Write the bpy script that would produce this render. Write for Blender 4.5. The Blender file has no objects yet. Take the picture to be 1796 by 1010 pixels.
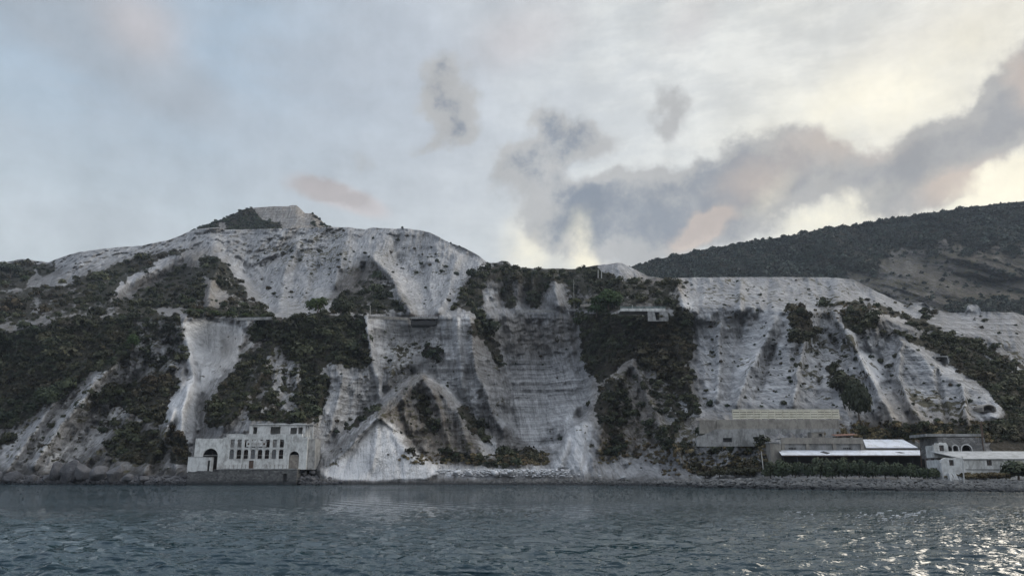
import bpy, math, random
import numpy as np
from mathutils import Vector
from mathutils.geometry import delaunay_2d_cdt
R = math.radians
scene = bpy.context.scene
col = scene.collection
random.seed(5); rng = np.random.default_rng(7)

# ---------------------------------------------------------------- camera
F = 1297.0; CX, CY = 898.0, 505.0; HOR = 832.0; CAMZ = 3.0
PITCH = math.atan((HOR-CY)/F)
cam = bpy.data.cameras.new('camera'); camo = bpy.data.objects.new('camera', cam); col.objects.link(camo)
cam.sensor_width = 36; cam.lens = F/1796*36; cam.clip_start = .1; cam.clip_end = 20000
camo.location = (0, 0, CAMZ); camo.rotation_euler = (R(90)+PITCH, 0, 0)
scene.camera = camo
cP, sP = math.cos(PITCH), math.sin(PITCH)
def P(px, py, D):
    """world point at photo pixel (px,py) at forward distance D (arrays ok)"""
    x = (np.asarray(px, float)-CX)/F; v = -(np.asarray(py, float)-CY)/F
    dx, dy, dz = x, cP - v*sP, sP + v*cP
    t = np.asarray(D, float)/dy
    return np.stack(np.broadcast_arrays(dx*t, dy*t, CAMZ+dz*t), -1)
def V(px, py, D): return Vector(P(px, py, D).tolist())
def dirae(px, py):
    d = P(px, py, 1.0)-np.array([0, 0, CAMZ]); d = d/np.linalg.norm(d)
    return math.atan2(d[0], d[1]), math.asin(d[2])

# ---------------------------------------------------------------- sky, sun, exposure
vs = scene.view_settings
vs.view_transform = 'Standard'; vs.look = 'None'; vs.gamma = 1; vs.exposure = 0.34
SUN_AZ, SUN_EL = R(62), R(26)
BACKC = (1.08, 1.2, 1.36)
w = bpy.data.worlds.new('World'); scene.world = w; w.use_nodes = True
nt = w.node_tree; nt.nodes.clear()
def N(t, **k):
    n = nt.nodes.new(t)
    for a, b in k.items(): setattr(n, a, b)
    return n
def L(a, b): nt.links.new(a, b)
def setin(n, i, v):
    if hasattr(v, 'is_output') or isinstance(v, bpy.types.NodeSocket): L(v, n.inputs[i])
    else: n.inputs[i].default_value = v
def M(op, a, b=None, c=None, clamp=False):
    n = N('ShaderNodeMath', operation=op, use_clamp=clamp); setin(n, 0, a)
    if b is not None: setin(n, 1, b)
    if c is not None: setin(n, 2, c)
    return n.outputs[0]
def VM(op, a, b=None):
    n = N('ShaderNodeVectorMath', operation=op); setin(n, 0, a)
    if b is not None: setin(n, 1, b)
    return n.outputs['Value'] if op in ('LENGTH', 'DOT_PRODUCT') else n.outputs[0]
def MIX(f, a, b, bt='MIX'):
    n = N('ShaderNodeMix', data_type='RGBA', blend_type=bt)
    setin(n, 0, f)
    for i, v in ((6, a), (7, b)):
        if isinstance(v, tuple): v = (*v[:3], 1)
        setin(n, i, v)
    return n.outputs[2]
def MR(v, a, b, c=0., d=1., it='SMOOTHSTEP'):
    n = N('ShaderNodeMapRange', interpolation_type=it); setin(n, 0, v)
    for i, q in enumerate((a, b, c, d)): setin(n, i+1, q)
    return n.outputs[0]
def NOISE(vec, scale, detail=5, rough=.55, out='Fac', dist=0.):
    n = N('ShaderNodeTexNoise'); L(vec, n.inputs['Vector'])
    n.inputs['Scale'].default_value = scale; n.inputs['Detail'].default_value = detail
    n.inputs['Roughness'].default_value = rough; n.inputs['Distortion'].default_value = dist
    return n.outputs[out]
def N_rgb0(v):
    n = N('ShaderNodeCombineXYZ')
    for i in range(3): L(v, n.inputs[i])
    return n.outputs[0]
tc = N('ShaderNodeTexCoord'); dirv = VM('NORMALIZE', tc.outputs['Generated'])
sx = N('ShaderNodeSeparateXYZ'); L(dirv, sx.inputs[0])
az = M('ARCTAN2', sx.outputs[0], sx.outputs[1]); el = M('ARCSINE', sx.outputs[2])
cx = N('ShaderNodeCombineXYZ'); L(az, cx.inputs[0]); L(el, cx.inputs[1]); ae0 = cx.outputs[0]
def wob(scale, amp, detail=3):
    c = NOISE(dirv, scale, detail, .55, 'Color')
    v = VM('SUBTRACT', c, (.5, .5, .5)); v = VM('MULTIPLY', v, (amp, amp*.8, 0)); return v
ae1 = VM('ADD', ae0, wob(2.5, .06)); ae2 = VM('ADD', VM('ADD', ae1, wob(9, .075, 4)), wob(34, .035, 5))
def blob(px, py, rx, ry, rot=0, wt=1., vec=None):
    a, e = dirae(px, py)
    n = N('ShaderNodeMapping', vector_type='TEXTURE'); L(vec or ae2, n.inputs[0])
    n.inputs[1].default_value = (a, e, 0); n.inputs[2].default_value = (0, 0, R(rot)); n.inputs[3].default_value = (rx/F*1.25, ry/F*1.25, 1)
    return MR(VM('LENGTH', n.outputs[0]), 0, 1, wt, 0)
def blobs(lst, vec=None):
    s = None
    for b in lst:
        v = blob(*b, vec=vec); s = v if s is None else M('ADD', s, v)
    return s
aL, _ = dirae(0, 300); aM, _ = dirae(900, 300); aR, _ = dirae(1796, 300)
# clear sky / high veil, cool on the left warming to cream toward the hidden sun
hx = MR(az, aL, aR, 0, 1, 'LINEAR')
ramp = N('ShaderNodeValToRGB'); L(M('ADD', hx, M('MULTIPLY', M('SUBTRACT', NOISE(dirv, 2.2, 4), .5), .25)), ramp.inputs[0])
el_ = ramp.color_ramp.elements
for i, (p, c) in enumerate([(0, (.305, .385, .47)), (.22, (.33, .405, .485)), (.42, (.42, .46, .51)), (.62, (.54, .56, .56)), (.82, (.60, .60, .565)), (1, (.64, .62, .56))]):
    e = el_[i] if i < 2 else el_.new(p)
    e.position = p; e.color = (*c, 1)
base = ramp.outputs[0]
lowf = MR(el, dirae(900, 560)[1], dirae(900, 130)[1], 1, 0)
base = MIX(M('MULTIPLY', lowf, .62), base, (.56, .585, .57))
# soft streaky brightness in the veil
stx = N('ShaderNodeMapping'); L(ae1, stx.inputs[0]); stx.inputs[2].default_value = (0, 0, R(-28)); stx.inputs[3].default_value = (2.2, 7, 1)
streak = MR(NOISE(stx.outputs[0], 2.4, 9, .66), .38, .64, 0, 1)
veil = MR(az, aM-.25, aR-.1, 0, 1)
base = MIX(M('MULTIPLY', M('MULTIPLY', streak, veil), .5), base, (.76, .758, .72))
base = MIX(M('MULTIPLY', M('SUBTRACT', 1., streak), .26), base, (.36, .38, .41))
glow = blobs([(1500, 205, 300, 120, 15, .5), (1780, 345, 150, 90, 10, 1.3), (1400, 345, 120, 45, 20, .8), (1020, 410, 34, 60, 0, .9), (1560, 372, 160, 55, 14, .65), (1640, 130, 280, 120, 20, .35), (1020, 440, 60, 75, 0, .8), (925, 430, 75, 80, 0, .7), (1350, 365, 60, 30, 20, .5), (1460, 395, 190, 35, 14, .5)])
base = MIX(M('MINIMUM', M('MULTIPLY', glow, MR(NOISE(dirv, 6, 6, .6), .3, .6, .45, 1)), .9), base, (.86, .80, .63))
# darker, nearer clouds
cl = blobs([(1000, 372, 130, 78, 0, 1.25), (1110, 365, 170, 80, 4, 1.25), (1250, 340, 190, 85, 18, 1.15), (1370, 305, 150, 50, 15, .9), (1480, 315, 160, 50, 8, .8), (1220, 420, 260, 60, 8, .8),
            (925, 292, 88, 56, 12, 1.25), (1020, 235, 108, 46, -10, 1.05), (960, 205, 64, 36, -30, .8), (985, 265, 60, 40, 0, .5), (1640, 265, 165, 52, 20, .95), (1745, 222, 165, 62, 30, 1.1), (1810, 160, 80, 80, 40, 1.0), (1580, 350, 130, 34, 14, .55), (1690, 345, 100, 26, 10, .5),
            (788, 158, 82, 70, -20, 1.0), (800, 205, 66, 55, 10, .9), (745, 240, 50, 20, 20, .4), (1190, 205, 56, 56, 30, .8), (1175, 240, 30, 40, 0, .3), (1235, 315, 45, 30, 0, .4), (1090, 318, 50, 26, 0, .4), (640, 272, 32, 34, 40, .38), (1285, 250, 40, 26, 0, .3)])
fine = M('ADD', M('MULTIPLY', M('SUBTRACT', NOISE(ae1, 9, 8, .62), .5), 2.2), M('MULTIPLY', M('SUBTRACT', NOISE(dirv, 26, 6, .6), .5), .7))
cd = M('ADD', cl, M('MULTIPLY', fine, MR(cl, .0, .5, 0, 1)))
cfac = MR(cd, .10, .74, 0, .93)
ccol = MIX(MR(M('ADD', NOISE(ae1, 8, 8, .65), M('MULTIPLY', M('SUBTRACT', 1., MR(cd, .5, 1.6)), .25)), .45, .72), (.165, .192, .232), (.385, .385, .38))
ccol = MIX(MR(az, aM+.02, aR-.1, 0, .6), ccol, (.29, .275, .26))
pink = blobs([(1228, 408, 70, 30, 22, 1.2), (1690, 330, 90, 40, 10, .6), (1330, 330, 90, 40, 0, .35), (1470, 270, 120, 40, 0, .3), (1790, 150, 40, 50, 0, .5)])
ccol = MIX(M('MINIMUM', pink, .45), ccol, (.66, .50, .38))
base = MIX(cfac, base, ccol)
g2 = blobs([(1018, 428, 30, 62, 0, .8), (928, 440, 40, 45, 0, .6), (1770, 330, 90, 26, 10, .7), (1450, 385, 120, 20, 14, .45), (1345, 360, 60, 22, 20, .4)]); base = MIX(M('MULTIPLY', M('MINIMUM', g2, .8), MR(NOISE(ae1, 12, 6, .6), .35, .6, .35, 1)), base, (.88, .82, .64))
soft = blobs([(190, 60, 240, 90, -18, .9), (300, 140, 190, 60, -15, .6), (90, 20, 130, 60, 0, .5), (640, 30, 200, 90, 0, .22)], ae1)
base = MIX(MR(soft, 0, 1, 0, .62), base, (.31, .335, .365))
warm = blobs([(245, 35, 110, 75, -15, .75), (940, 40, 150, 70, 5, .55), (1210, 40, 90, 70, 30, .5), (880, 95, 120, 60, 0, .3), (590, 335, 95, 28, -14, 1.3), (650, 358, 60, 22, -20, .8), (1600, 60, 200, 60, 10, .25)], ae1)
base = MIX(MR(warm, 0, 1, 0, .72), base, (.50, .46, .455))
sm = blobs([(548, 318, 60, 26, -20, 1.3), (610, 340, 75, 26, -20, 1.1)])
base = MIX(MR(sm, .1, 1, 0, .75), base, (.37, .34, .335))
base = MIX(1., base, N_rgb0(MR(M('ADD', M('MULTIPLY', NOISE(ae1, 14, 8, .65), .6), M('MULTIPLY', NOISE(dirv, 5, 5, .6), .4)), .3, .7, .84, 1.13, 'LINEAR')), 'MULTIPLY')
# out of view: a second, simpler background, brightness shaped to light land and water
below = MR(el, R(-8), R(0), 1, 0); base = MIX(below, base, (.05, .07, .09))
sky = N('ShaderNodeTexSky', sky_type='NISHITA', sun_disc=False); sky.sun_elevation = SUN_EL; sky.sun_rotation = SUN_AZ
fin = MIX(.05, VM('MULTIPLY', base, (10, 10, 10)), sky.outputs[0])
bg = N('ShaderNodeBackground'); L(fin, bg.inputs[0]); bg.inputs[1].default_value = .1
plain = MIX(MR(sx.outputs[1], -.3, .7), MIX(MR(el, 0., 1.2), (.72, .78, .86), BACKC), MIX(MR(el, .35, .85), (.60, .62, .62), (1.7, 1.78, 1.9))); plain = MIX(MR(sx.outputs[0], -.9, .9, 0, 1, 'LINEAR'), VM('MULTIPLY', plain, (.50, .56, .66)), VM('MULTIPLY', plain, (1.35, 1.28, 1.2))); plain = MIX(MR(el, R(-8), R(0), 1, 0), plain, (.05, .07, .09))
bg2 = N('ShaderNodeBackground'); L(VM('MULTIPLY', plain, (10, 10, 10)), bg2.inputs[0]); bg2.inputs[1].default_value = .1
front = M('MULTIPLY', MR(sx.outputs[1], .35, .62), MR(el, R(38), R(52), 1, 0))
ms = N('ShaderNodeMixShader'); L(front, ms.inputs[0]); L(bg2.outputs[0], ms.inputs[1]); L(bg.outputs[0], ms.inputs[2])
out = N('ShaderNodeOutputWorld'); L(ms.outputs[0], out.inputs[0])
cyc = scene.cycles;  cyc.max_bounces = 5; cyc.diffuse_bounces = 2; cyc.glossy_bounces = 2
sun = bpy.data.lights.new('sun', 'SUN'); sun.energy = 2.2; sun.angle = R(42); sun.color = (1, .9, .76)
so = bpy.data.objects.new('sun', sun); col.objects.link(so)
sd = Vector((math.sin(SUN_AZ)*math.cos(SUN_EL), math.cos(SUN_AZ)*math.cos(SUN_EL), math.sin(SUN_EL)))
so.rotation_euler = sd.to_track_quat('Z', 'Y').to_euler()

# ---------------------------------------------------------------- numpy noise
def _h(i, j, k, s):
    n = (i*73856093) ^ (j*19349663) ^ (k*83492791) ^ (s*2654435761)
    n &= 0xffffffff
    n = (n ^ (n >> 15))*2246822519 & 0xffffffff
    n = (n ^ (n >> 13))*3266489917 & 0xffffffff
    n = n ^ (n >> 16)
    return n.astype(np.float64)/4294967295.0
def vnoise(x, y, z=0., seed=0):
    x, y, z = np.broadcast_arrays(np.asarray(x, float), np.asarray(y, float), np.asarray(z, float))
    i, j, k = np.floor(x).astype(np.int64), np.floor(y).astype(np.int64), np.floor(z).astype(np.int64)
    u, v_, w_ = x-i, y-j, z-k
    u = u*u*(3-2*u); v_ = v_*v_*(3-2*v_); w_ = w_*w_*(3-2*w_)
    r = 0
    for a in (0, 1):
        for b in (0, 1):
            for c in (0, 1):
                r = r + _h(i+a, j+b, k+c, seed)*(u if a else 1-u)*(v_ if b else 1-v_)*(w_ if c else 1-w_)
    return r*2-1
def fbm(x, y, z=0., o=4, seed=0, g=.5, ridge=False):
    s, a, t = 0, 1., 0.
    for q in range(o):
        n = vnoise(x*2**q, np.asarray(y)*2**q, np.asarray(z)*2**q, seed+q*17)
        if ridge: n = 1-2*np.abs(n)
        s = s+a*n; t += a; a *= g
    return s/t
def blur(a, r, it=2):
    for _ in range(it):
        for ax in (0, 1):
            p = np.pad(a, [(r+1, r) if q == ax else (0, 0) for q in (0, 1)], mode='edge').cumsum(ax)
            n = a.shape[ax]
            hi = np.take(p, range(2*r+1, 2*r+1+n), ax); lo = np.take(p, range(0, n), ax)
            a = (hi-lo)/(2*r+1)
    return a

# ---------------------------------------------------------------- object helpers
def tag(o, label=None, cat=None, group=None, kind=None):
    if label: o['label'] = label
    if cat: o['category'] = cat
    if group: o['group'] = group
    if kind: o['kind'] = kind
    return o
def empty(name, loc, rz=0, **k):
    o = bpy.data.objects.new(name, None); col.objects.link(o); o.location = loc; o.rotation_euler = (0, 0, rz)
    o.empty_display_size = .5
    return tag(o, **k)
def link(name, me, parent=None, mat=None, loc=None):
    o = bpy.data.objects.new(name, me); col.objects.link(o)
    if mat is not None and not me.materials: me.materials.append(mat)
    if parent: o.parent = parent
    if loc is not None: o.location = loc
    return o
def npmesh(name, verts, faces, smooth=False, attrs=None):
    verts = np.asarray(verts, np.float32).reshape(-1, 3); faces = np.asarray(faces, np.int32)
    k = faces.shape[1]; me = bpy.data.meshes.new(name)
    me.vertices.add(len(verts)); me.vertices.foreach_set('co', verts.ravel())
    me.loops.add(faces.size); me.loops.foreach_set('vertex_index', faces.ravel())
    me.polygons.add(len(faces)); me.polygons.foreach_set('loop_start', np.arange(0, faces.size, k, dtype=np.int32))
    me.polygons.foreach_set('loop_total', np.full(len(faces), k, np.int32))
    me.polygons.foreach_set('use_smooth', np.full(len(faces), smooth, bool))
    me.update(calc_edges=True)
    for an, arr in (attrs or {}).items():
        arr = np.asarray(arr, np.float32)
        if arr.ndim == 1:
            a = me.attributes.new(an, 'FLOAT', 'POINT'); a.data.foreach_set('value', arr)
        else:
            a = me.attributes.new(an, 'FLOAT_VECTOR', 'POINT'); a.data.foreach_set('vector', arr.ravel())
    return me
def gridfaces(nr, nc):
    i = np.arange(nr*nc).reshape(nr, nc)
    return np.stack([i[:-1, :-1], i[:-1, 1:], i[1:, 1:], i[1:, :-1]], -1).reshape(-1, 4)
class MB:
    def __init__(s): s.v = []; s.f = []
    def add(s, vs_, fs):
        o = len(s.v); s.v += [tuple(q) for q in vs_]; s.f += [tuple(i+o for i in f) for f in fs]; return s
    def box(s, x0, x1, y0, y1, z0, z1):
        return s.add([(x, y, z) for z in (z0, z1) for y in (y0, y1) for x in (x0, x1)],
                     [(0, 2, 3, 1), (4, 5, 7, 6), (0, 1, 5, 4), (2, 6, 7, 3), (0, 4, 6, 2), (1, 3, 7, 5)])
    def hexa(s, b, t):   # b,t: 4 bottom pts, 4 top pts (ccw)
        return s.add(list(b)+list(t), [(3, 2, 1, 0), (4, 5, 6, 7), (0, 1, 5, 4), (1, 2, 6, 5), (2, 3, 7, 6), (3, 0, 4, 7)])
    def bar(s, a, b, wx=.1, wy=None):
        a, b = Vector(a), Vector(b); wy = wy or wx; d = (b-a).normalized()
        u = d.cross(Vector((0, 1, 0)) if abs(d.y) < .9 else Vector((1, 0, 0))).normalized()*wx/2; v_ = d.cross(u).normalized()*wy/2
        q = [u+v_, -u+v_, -u-v_, u-v_]
        return s.hexa([a+k for k in q], [b+k for k in q])
    def tube(s, a, b, r0, r1=None, n=8):
        a, b = Vector(a), Vector(b); r1 = r0 if r1 is None else r1; d = (b-a).normalized()
        u = d.cross(Vector((0, 1, 0)) if abs(d.y) < .9 else Vector((1, 0, 0))).normalized(); v_ = d.cross(u)
        ring = lambda c, r: [c+(u*math.cos(2*math.pi*i/n)+v_*math.sin(2*math.pi*i/n))*r for i in range(n)]
        return s.add(ring(a, r0)+ring(b, r1), [(i, (i+1) % n, n+(i+1) % n, n+i) for i in range(n)]+[tuple(range(n))[::-1], tuple(range(n, 2*n))])
    def wall(s, x0, x1, z0, z1, y0, y1, holes, top=None):
        """wall in the XZ plane from y0 (front) to y1 with holes (lists of (x,z)); top: optional list of (x,z) along the top left to right"""
        outl = [(x0, z0), (x1, z0)]+(list(reversed(top)) if top else [(x1, z1), (x0, z1)])
        polys = [outl]+holes; pts = []; fin_ = []
        for p in polys: fin_.append(list(range(len(pts), len(pts)+len(p)))); pts += [Vector(q) for q in p]
        edges = [(f[i], f[(i+1) % len(f)]) for f in fin_ for i in range(len(f))]
        vo, eo, fo, *_ = delaunay_2d_cdt(pts, edges, [], 0, 1e-5)
        def ins(q, poly):
            c = False; n = len(poly)
            for i in range(n):
                (xa, za), (xb, zb) = poly[i], poly[(i+1) % n]
                if (za > q[1]) != (zb > q[1]) and q[0] < (xb-xa)*(q[1]-za)/(zb-za)+xa: c = not c
            return c
        keep = []
        for f in fo:
            c = sum((vo[i] for i in f), Vector((0, 0)))/len(f)
            if ins(c, outl) and not any(ins(c, h) for h in holes): keep.append(f)
        n = len(vo)
        s.add([(q.x, y0, q.y) for q in vo]+[(q.x, y1, q.y) for q in vo], [tuple(f) for f in keep]+[tuple(i+n for i in reversed(f)) for f in keep])
        for poly in polys:
            m = len(poly)
            s.add([(q[0], y0, q[1]) for q in poly]+[(q[0], y1, q[1]) for q in poly], [(i, (i+1) % m, m+(i+1) % m, m+i) for i in range(m)])
        return s
    def build(s, name, mat, parent=None, smooth=False):
        me = bpy.data.meshes.new(name); me.from_pydata(s.v, [], s.f); me.update()
        if smooth: me.polygons.foreach_set('use_smooth', [True]*len(me.polygons))
        return link(name, me, parent, mat)
def rect(x0, x1, z0, z1): return [(x0, z0), (x1, z0), (x1, z1), (x0, z1)]
def arch(x0, x1, z0, z1, n=8, flat=None):
    r = (x1-x0)/2; h = r if flat is None else flat; c = (x0+x1)/2
    return [(x0, z0), (x1, z0)]+[(c+r*math.cos(math.pi*i/n), z1-h+h*math.sin(math.pi*i/n)) for i in range(n+1)]

# ---------------------------------------------------------------- materials
def newmat(name):
    global nt
    m = bpy.data.materials.new(name); m.use_nodes = True; nt = m.node_tree; nt.nodes.clear(); return m
def fin_mat(color, rough=.9, bump=None, bd=.1, bs=.6, spec=.2, metal=0.):
    p = N('ShaderNodeBsdfPrincipled'); setin(p, 0, (*color, 1) if isinstance(color, tuple) else color)
    setin(p, 'Roughness' if False else 2, rough); p.inputs['Metallic'].default_value = metal
    p.inputs['Specular IOR Level'].default_value = spec
    if bump is not None:
        b = N('ShaderNodeBump'); L(bump, b.inputs['Height']); b.inputs['Distance'].default_value = bd; b.inputs['Strength'].default_value = bs
        L(b.outputs[0], p.inputs['Normal'])
    o = N('ShaderNodeOutputMaterial'); L(p.outputs[0], o.inputs[0]); return p
def POS(): return N('ShaderNodeNewGeometry').outputs['Position']
def OBJ(): return N('ShaderNodeTexCoord').outputs['Object']
def MAP(v, sc_, rot=(0, 0, 0)):
    n = N('ShaderNodeMapping'); L(v, n.inputs[0]); n.inputs[3].default_value = sc_; n.inputs[2].default_value = rot; return n.outputs[0]
def ATT(name, o='Fac'):
    n = N('ShaderNodeAttribute', attribute_name=name); return n.outputs[o]
def weathered(name, c, dark, stain=.5, rough=.9, sc_=1., streaks=True, spec=.2):
    m = newmat(name); p = POS()
    a = NOISE(p, .45*sc_, 8, .68); b = NOISE(MAP(p, (.9, .9, .35)), 1.*sc_, 7, .68, dist=1.2); d = NOISE(p, 4*sc_, 5, .6)
    f = MR(M('ADD', M('MULTIPLY', a, .5), M('MULTIPLY', b, .5)), .42, .62, 0, stain)
    cc = MIX(f, c, dark); cc = MIX(MR(d, .35, .7, 0, .25), cc, dark)
    fin_mat(cc, rough, M('ADD', a, M('MULTIPLY', d, .4)), .08, .6, spec); return m
# ================================================================ TERRAIN
WL = np.array([(-260, 847), (0, 848.5), (330, 850), (540, 850), (750, 849.5), (960, 850), (1120, 851), (1250, 855), (1400, 858), (1600, 860.5), (1796, 862.5), (2060, 864)], float)
def waterpy(px): return np.interp(px, WL[:, 0], WL[:, 1])
def shore(px):
    py = waterpy(px); v = -(py-CY)/F
    return -CAMZ*(cP-v*sP)/(sP+v*cP)
SKY = np.array([(-260, 476), (-100, 470), (0, 461), (15, 459), (40, 454), (60, 457), (85, 460), (100, 454), (135, 443), (200, 434), (250, 431), (262, 428), (300, 420), (330, 407), (345, 402), (380, 399), (400, 403), (490, 401), (576, 398), (610, 399), (640, 402), (655, 399), (680, 401), (720, 401),
    (755, 408), (785, 424), (810, 433), (841, 449), (856, 461), (870, 461), (880, 457), (890, 458), (900, 467), (925, 470), (1010, 472), (1040, 466), (1060, 464), (1082, 461), (1092, 461), (1105, 468), (1135, 484), (1165, 489), (1200, 487), (1300, 486), (1400, 486), (1450, 486), (1480, 489), (1496, 490), (1521, 503), (1546, 515), (1584, 533),
    (1594, 537), (1600, 531), (1622, 531), (1640, 543), (1672, 549), (1693, 548), (1697, 535), (1712, 533), (1718, 538), (1721, 546), (1747, 547), (1782, 548), (1796, 553), (2060, 575)], float)
G = 2; GX = np.arange(-260, 2061, G); GY = np.arange(340, 881, G)
pts = []
def line(ps, ab=False, step=10):
    """polyline of (px,py,offset behind the shoreline) or absolute distance"""
    ps = [(a, b, (c if ab else c+float(shore(a)))) for a, b, c in ps]
    pts.append(ps[0])
    for (a, b, c), (d, e, f) in zip(ps, ps[1:]):
        n = max(1, int(max(abs(d-a), abs(e-b)*1.4)/step))
        for i in range(1, n+1): t = i/n; pts.append((a+(d-a)*t, b+(e-b)*t, c+(f-c)*t))
o_ = 0.0
line([(x, float(waterpy(x))+1, 0) for x in (-260, 0, 328)]); line([(336, 851, 16), (545, 851, 15)]); line([(x, float(waterpy(x))+1, 0) for x in (556, 750, 960, 1120, 1250, 1400, 1600, 1796, 2060)])
line([(-260, 880, -8), (2060, 880, -8)])
# skyline and upper hills (absolute distances)
line([(-260, 470, 720), (0, 459, 660), (85, 458, 640), (135, 443, 610), (250, 431, 600), (345, 402, 600), (490, 400, 600), (610, 399, 590), (720, 400, 560), (785, 424, 540), (856, 461, 500), (888, 456, 450), (900, 466, 450), (1010, 471, 470), (1055, 463, 440), (1090, 460, 420), (1105, 467, 400), (1140, 484, 390), (1200, 486, 360), (1300, 485, 350), (1471, 486, 340), (1521, 502, 330), (1584, 532, 320), (1604, 530, 315), (1640, 542, 310), (1699, 533, 300), (1720, 540, 300), (1796, 550, 300), (2060, 570, 300)], True)
line([(-260, 340, 740), (600, 340, 640), (900, 340, 520), (1300, 340, 380), (2060, 340, 320)], True, 60)
line([(-260, 560, 430), (0, 540, 430), (60, 520, 470), (150, 505, 480), (230, 480, 520), (300, 455, 540)], True)
line([(200, 510, 430), (290, 465, 520), (340, 440, 560)], True); line([(225, 515, 470), (310, 480, 535)], True)
line([(375, 450, 520), (360, 500, 430), (355, 540, 385)], True); line([(395, 455, 540), (425, 500, 450), (450, 545, 375)], True); line([(430, 480, 560), (470, 540, 430), (480, 548, 380)], True)
line([(620, 450, 500), (650, 454, 480), (683, 480, 430), (700, 515, 385), (718, 545, 350)], True); line([(640, 480, 480), (610, 520, 430), (600, 545, 385)], True)
line([(705, 470, 510), (740, 500, 450), (752, 545, 360)], True); line([(800, 440, 530), (800, 480, 470), (775, 545, 358)], True)
line([(560, 420, 580), (530, 480, 500), (520, 530, 430)], True); line([(480, 440, 570), (440, 455, 560)], True)
line([(875, 470, 430), (845, 480, 415), (822, 500, 400), (800, 530, 375), (795, 546, 352)], True)
line([(860, 500, 395), (868, 545, 372)], True); line([(885, 490, 415), (890, 545, 385)], True); line([(905, 480, 400), (912, 545, 372)], True); line([(930, 490, 425), (932, 540, 390)], True); line([(960, 480, 410), (978, 540, 368)], True); line([(985, 480, 420), (1000, 535, 378)], True)
line([(1040, 490, 400), (1040, 535, 352)], True); line([(1085, 470, 395), (1110, 500, 370), (1110, 532, 330)], True); line([(1150, 500, 350), (1170, 535, 308)], True)
line([(1190, 490, 340), (1200, 520, 318), (1215, 545, 292)], True)
line([(1250, 500, 340), (1250, 545, 285)], True); line([(1400, 500, 330), (1400, 530, 285)], True); line([(1500, 510, 322), (1520, 545, 280)], True); line([(1590, 545, 300), (1640, 575, 262)], True)
line([(1640, 555, 300), (1700, 552, 296), (1796, 560, 295), (2060, 580, 290)], True); line([(1640, 585, 262), (1720, 592, 262), (1796, 612, 262), (2060, 640, 260)], True)
# road bench edge and the ground just behind it
line([(-260, 590, 345), (0, 582, 345), (90, 563, 345), (200, 552, 342), (320, 553, 330), (430, 561, 325), (480, 559, 315), (640, 557, 315), (700, 560, 320), (770, 562, 322), (822, 556, 314), (832, 557, 335), (860, 557, 352), (960, 551, 358), (1010, 547, 342), (1050, 552, 315), (1090, 552, 302), (1165, 556, 284), (1230, 552, 272), (1330, 550, 268), (1400, 541, 262), (1440, 545, 264), (1530, 545, 262), (1600, 580, 250)], True, 8)
line([(-260, 580, 380), (0, 572, 380), (90, 555, 376), (200, 544, 372), (320, 544, 362), (430, 550, 352), (480, 550, 342), (640, 548, 342), (720, 550, 345), (770, 550, 345), (822, 548, 345), (860, 550, 368), (960, 545, 375), (1010, 540, 360), (1090, 540, 325), (1165, 542, 304), (1230, 544, 290)], True, 8)
# left slopes
line([(-260, 835, 6), (-100, 700, 60), (-60, 620, 95)]); line([(0, 842, 3), (0, 800, 20), (0, 700, 62), (0, 640, 88)])
line([(35, 835, 5), (60, 812, 11), (110, 740, 36), (170, 665, 62), (235, 603, 84), (270, 575, 95)]); line([(100, 835, 8), (130, 810, 26), (190, 745, 54), (250, 690, 80), (300, 620, 100)])
line([(165, 840, 4), (200, 800, 14), (240, 745, 34), (300, 680, 62), (318, 640, 76), (322, 560, 96)]); line([(250, 835, 6), (260, 800, 24), (290, 790, 26)])
line([(300, 835, 6), (305, 790, 16), (312, 740, 28), (325, 690, 50)])
line([(334, 565, 100), (360, 610, 112), (380, 640, 104), (362, 690, 84), (350, 740, 58), (340, 780, 34), (333, 810, 22)]); line([(400, 575, 108), (400, 620, 110)])
line([(432, 566, 98), (436, 600, 92), (400, 650, 74), (366, 700, 46), (356, 740, 28)])
line([(452, 566, 108), (462, 590, 100)]); line([(485, 575, 86), (478, 610, 80), (450, 660, 58), (410, 715, 36), (385, 750, 22)]); line([(345, 835, 17), (430, 835, 17), (545, 835, 15)]); line([(385, 765, 18), (430, 752, 18), (440, 740, 22), (545, 740, 22)])
line([(500, 600, 84), (505, 640, 70), (490, 700, 40)]); line([(470, 640, 70), (465, 700, 38)]); line([(530, 650, 72), (535, 700, 48), (540, 735, 26)])
line([(600, 575, 88), (590, 640, 66), (570, 670, 55), (560, 720, 40), (556, 770, 22), (552, 815, 16)]); line([(640, 575, 96), (650, 620, 84), (652, 690, 72)])
line([(580, 700, 55), (600, 740, 44), (590, 770, 34)])
# basin wall, spur and white cone
line([(700, 600, 112), (690, 640, 96), (720, 640, 92)]); line([(745, 570, 112), (748, 620, 96)]); line([(785, 600, 100), (790, 640, 90)])
line([(557, 826, 5), (585, 790, 18), (612, 762, 25), (640, 738, 29), (680, 703, 36), (712, 676, 43), (742, 660, 48), (775, 688, 42), (800, 716, 36), (822, 750, 29), (840, 785, 21), (870, 808, 13)])
line([(575, 782, 40), (605, 750, 58), (634, 728, 70), (674, 692, 86), (705, 666, 94), (742, 650, 97), (785, 676, 95), (812, 706, 90), (834, 745, 80), (850, 778, 55)])
line([(742, 664, 47), (722, 700, 35), (712, 740, 26), (735, 790, 16), (760, 812, 12)]); line([(770, 700, 44), (775, 760, 30), (790, 800, 18)])
line([(590, 800, 10), (625, 765, 16), (664, 731, 21), (690, 760, 13), (720, 790, 8), (757, 830, 3)]); line([(664, 745, 18), (660, 800, 7), (655, 835, 4)])
line([(690, 700, 38), (700, 750, 24), (735, 800, 15)])
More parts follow.
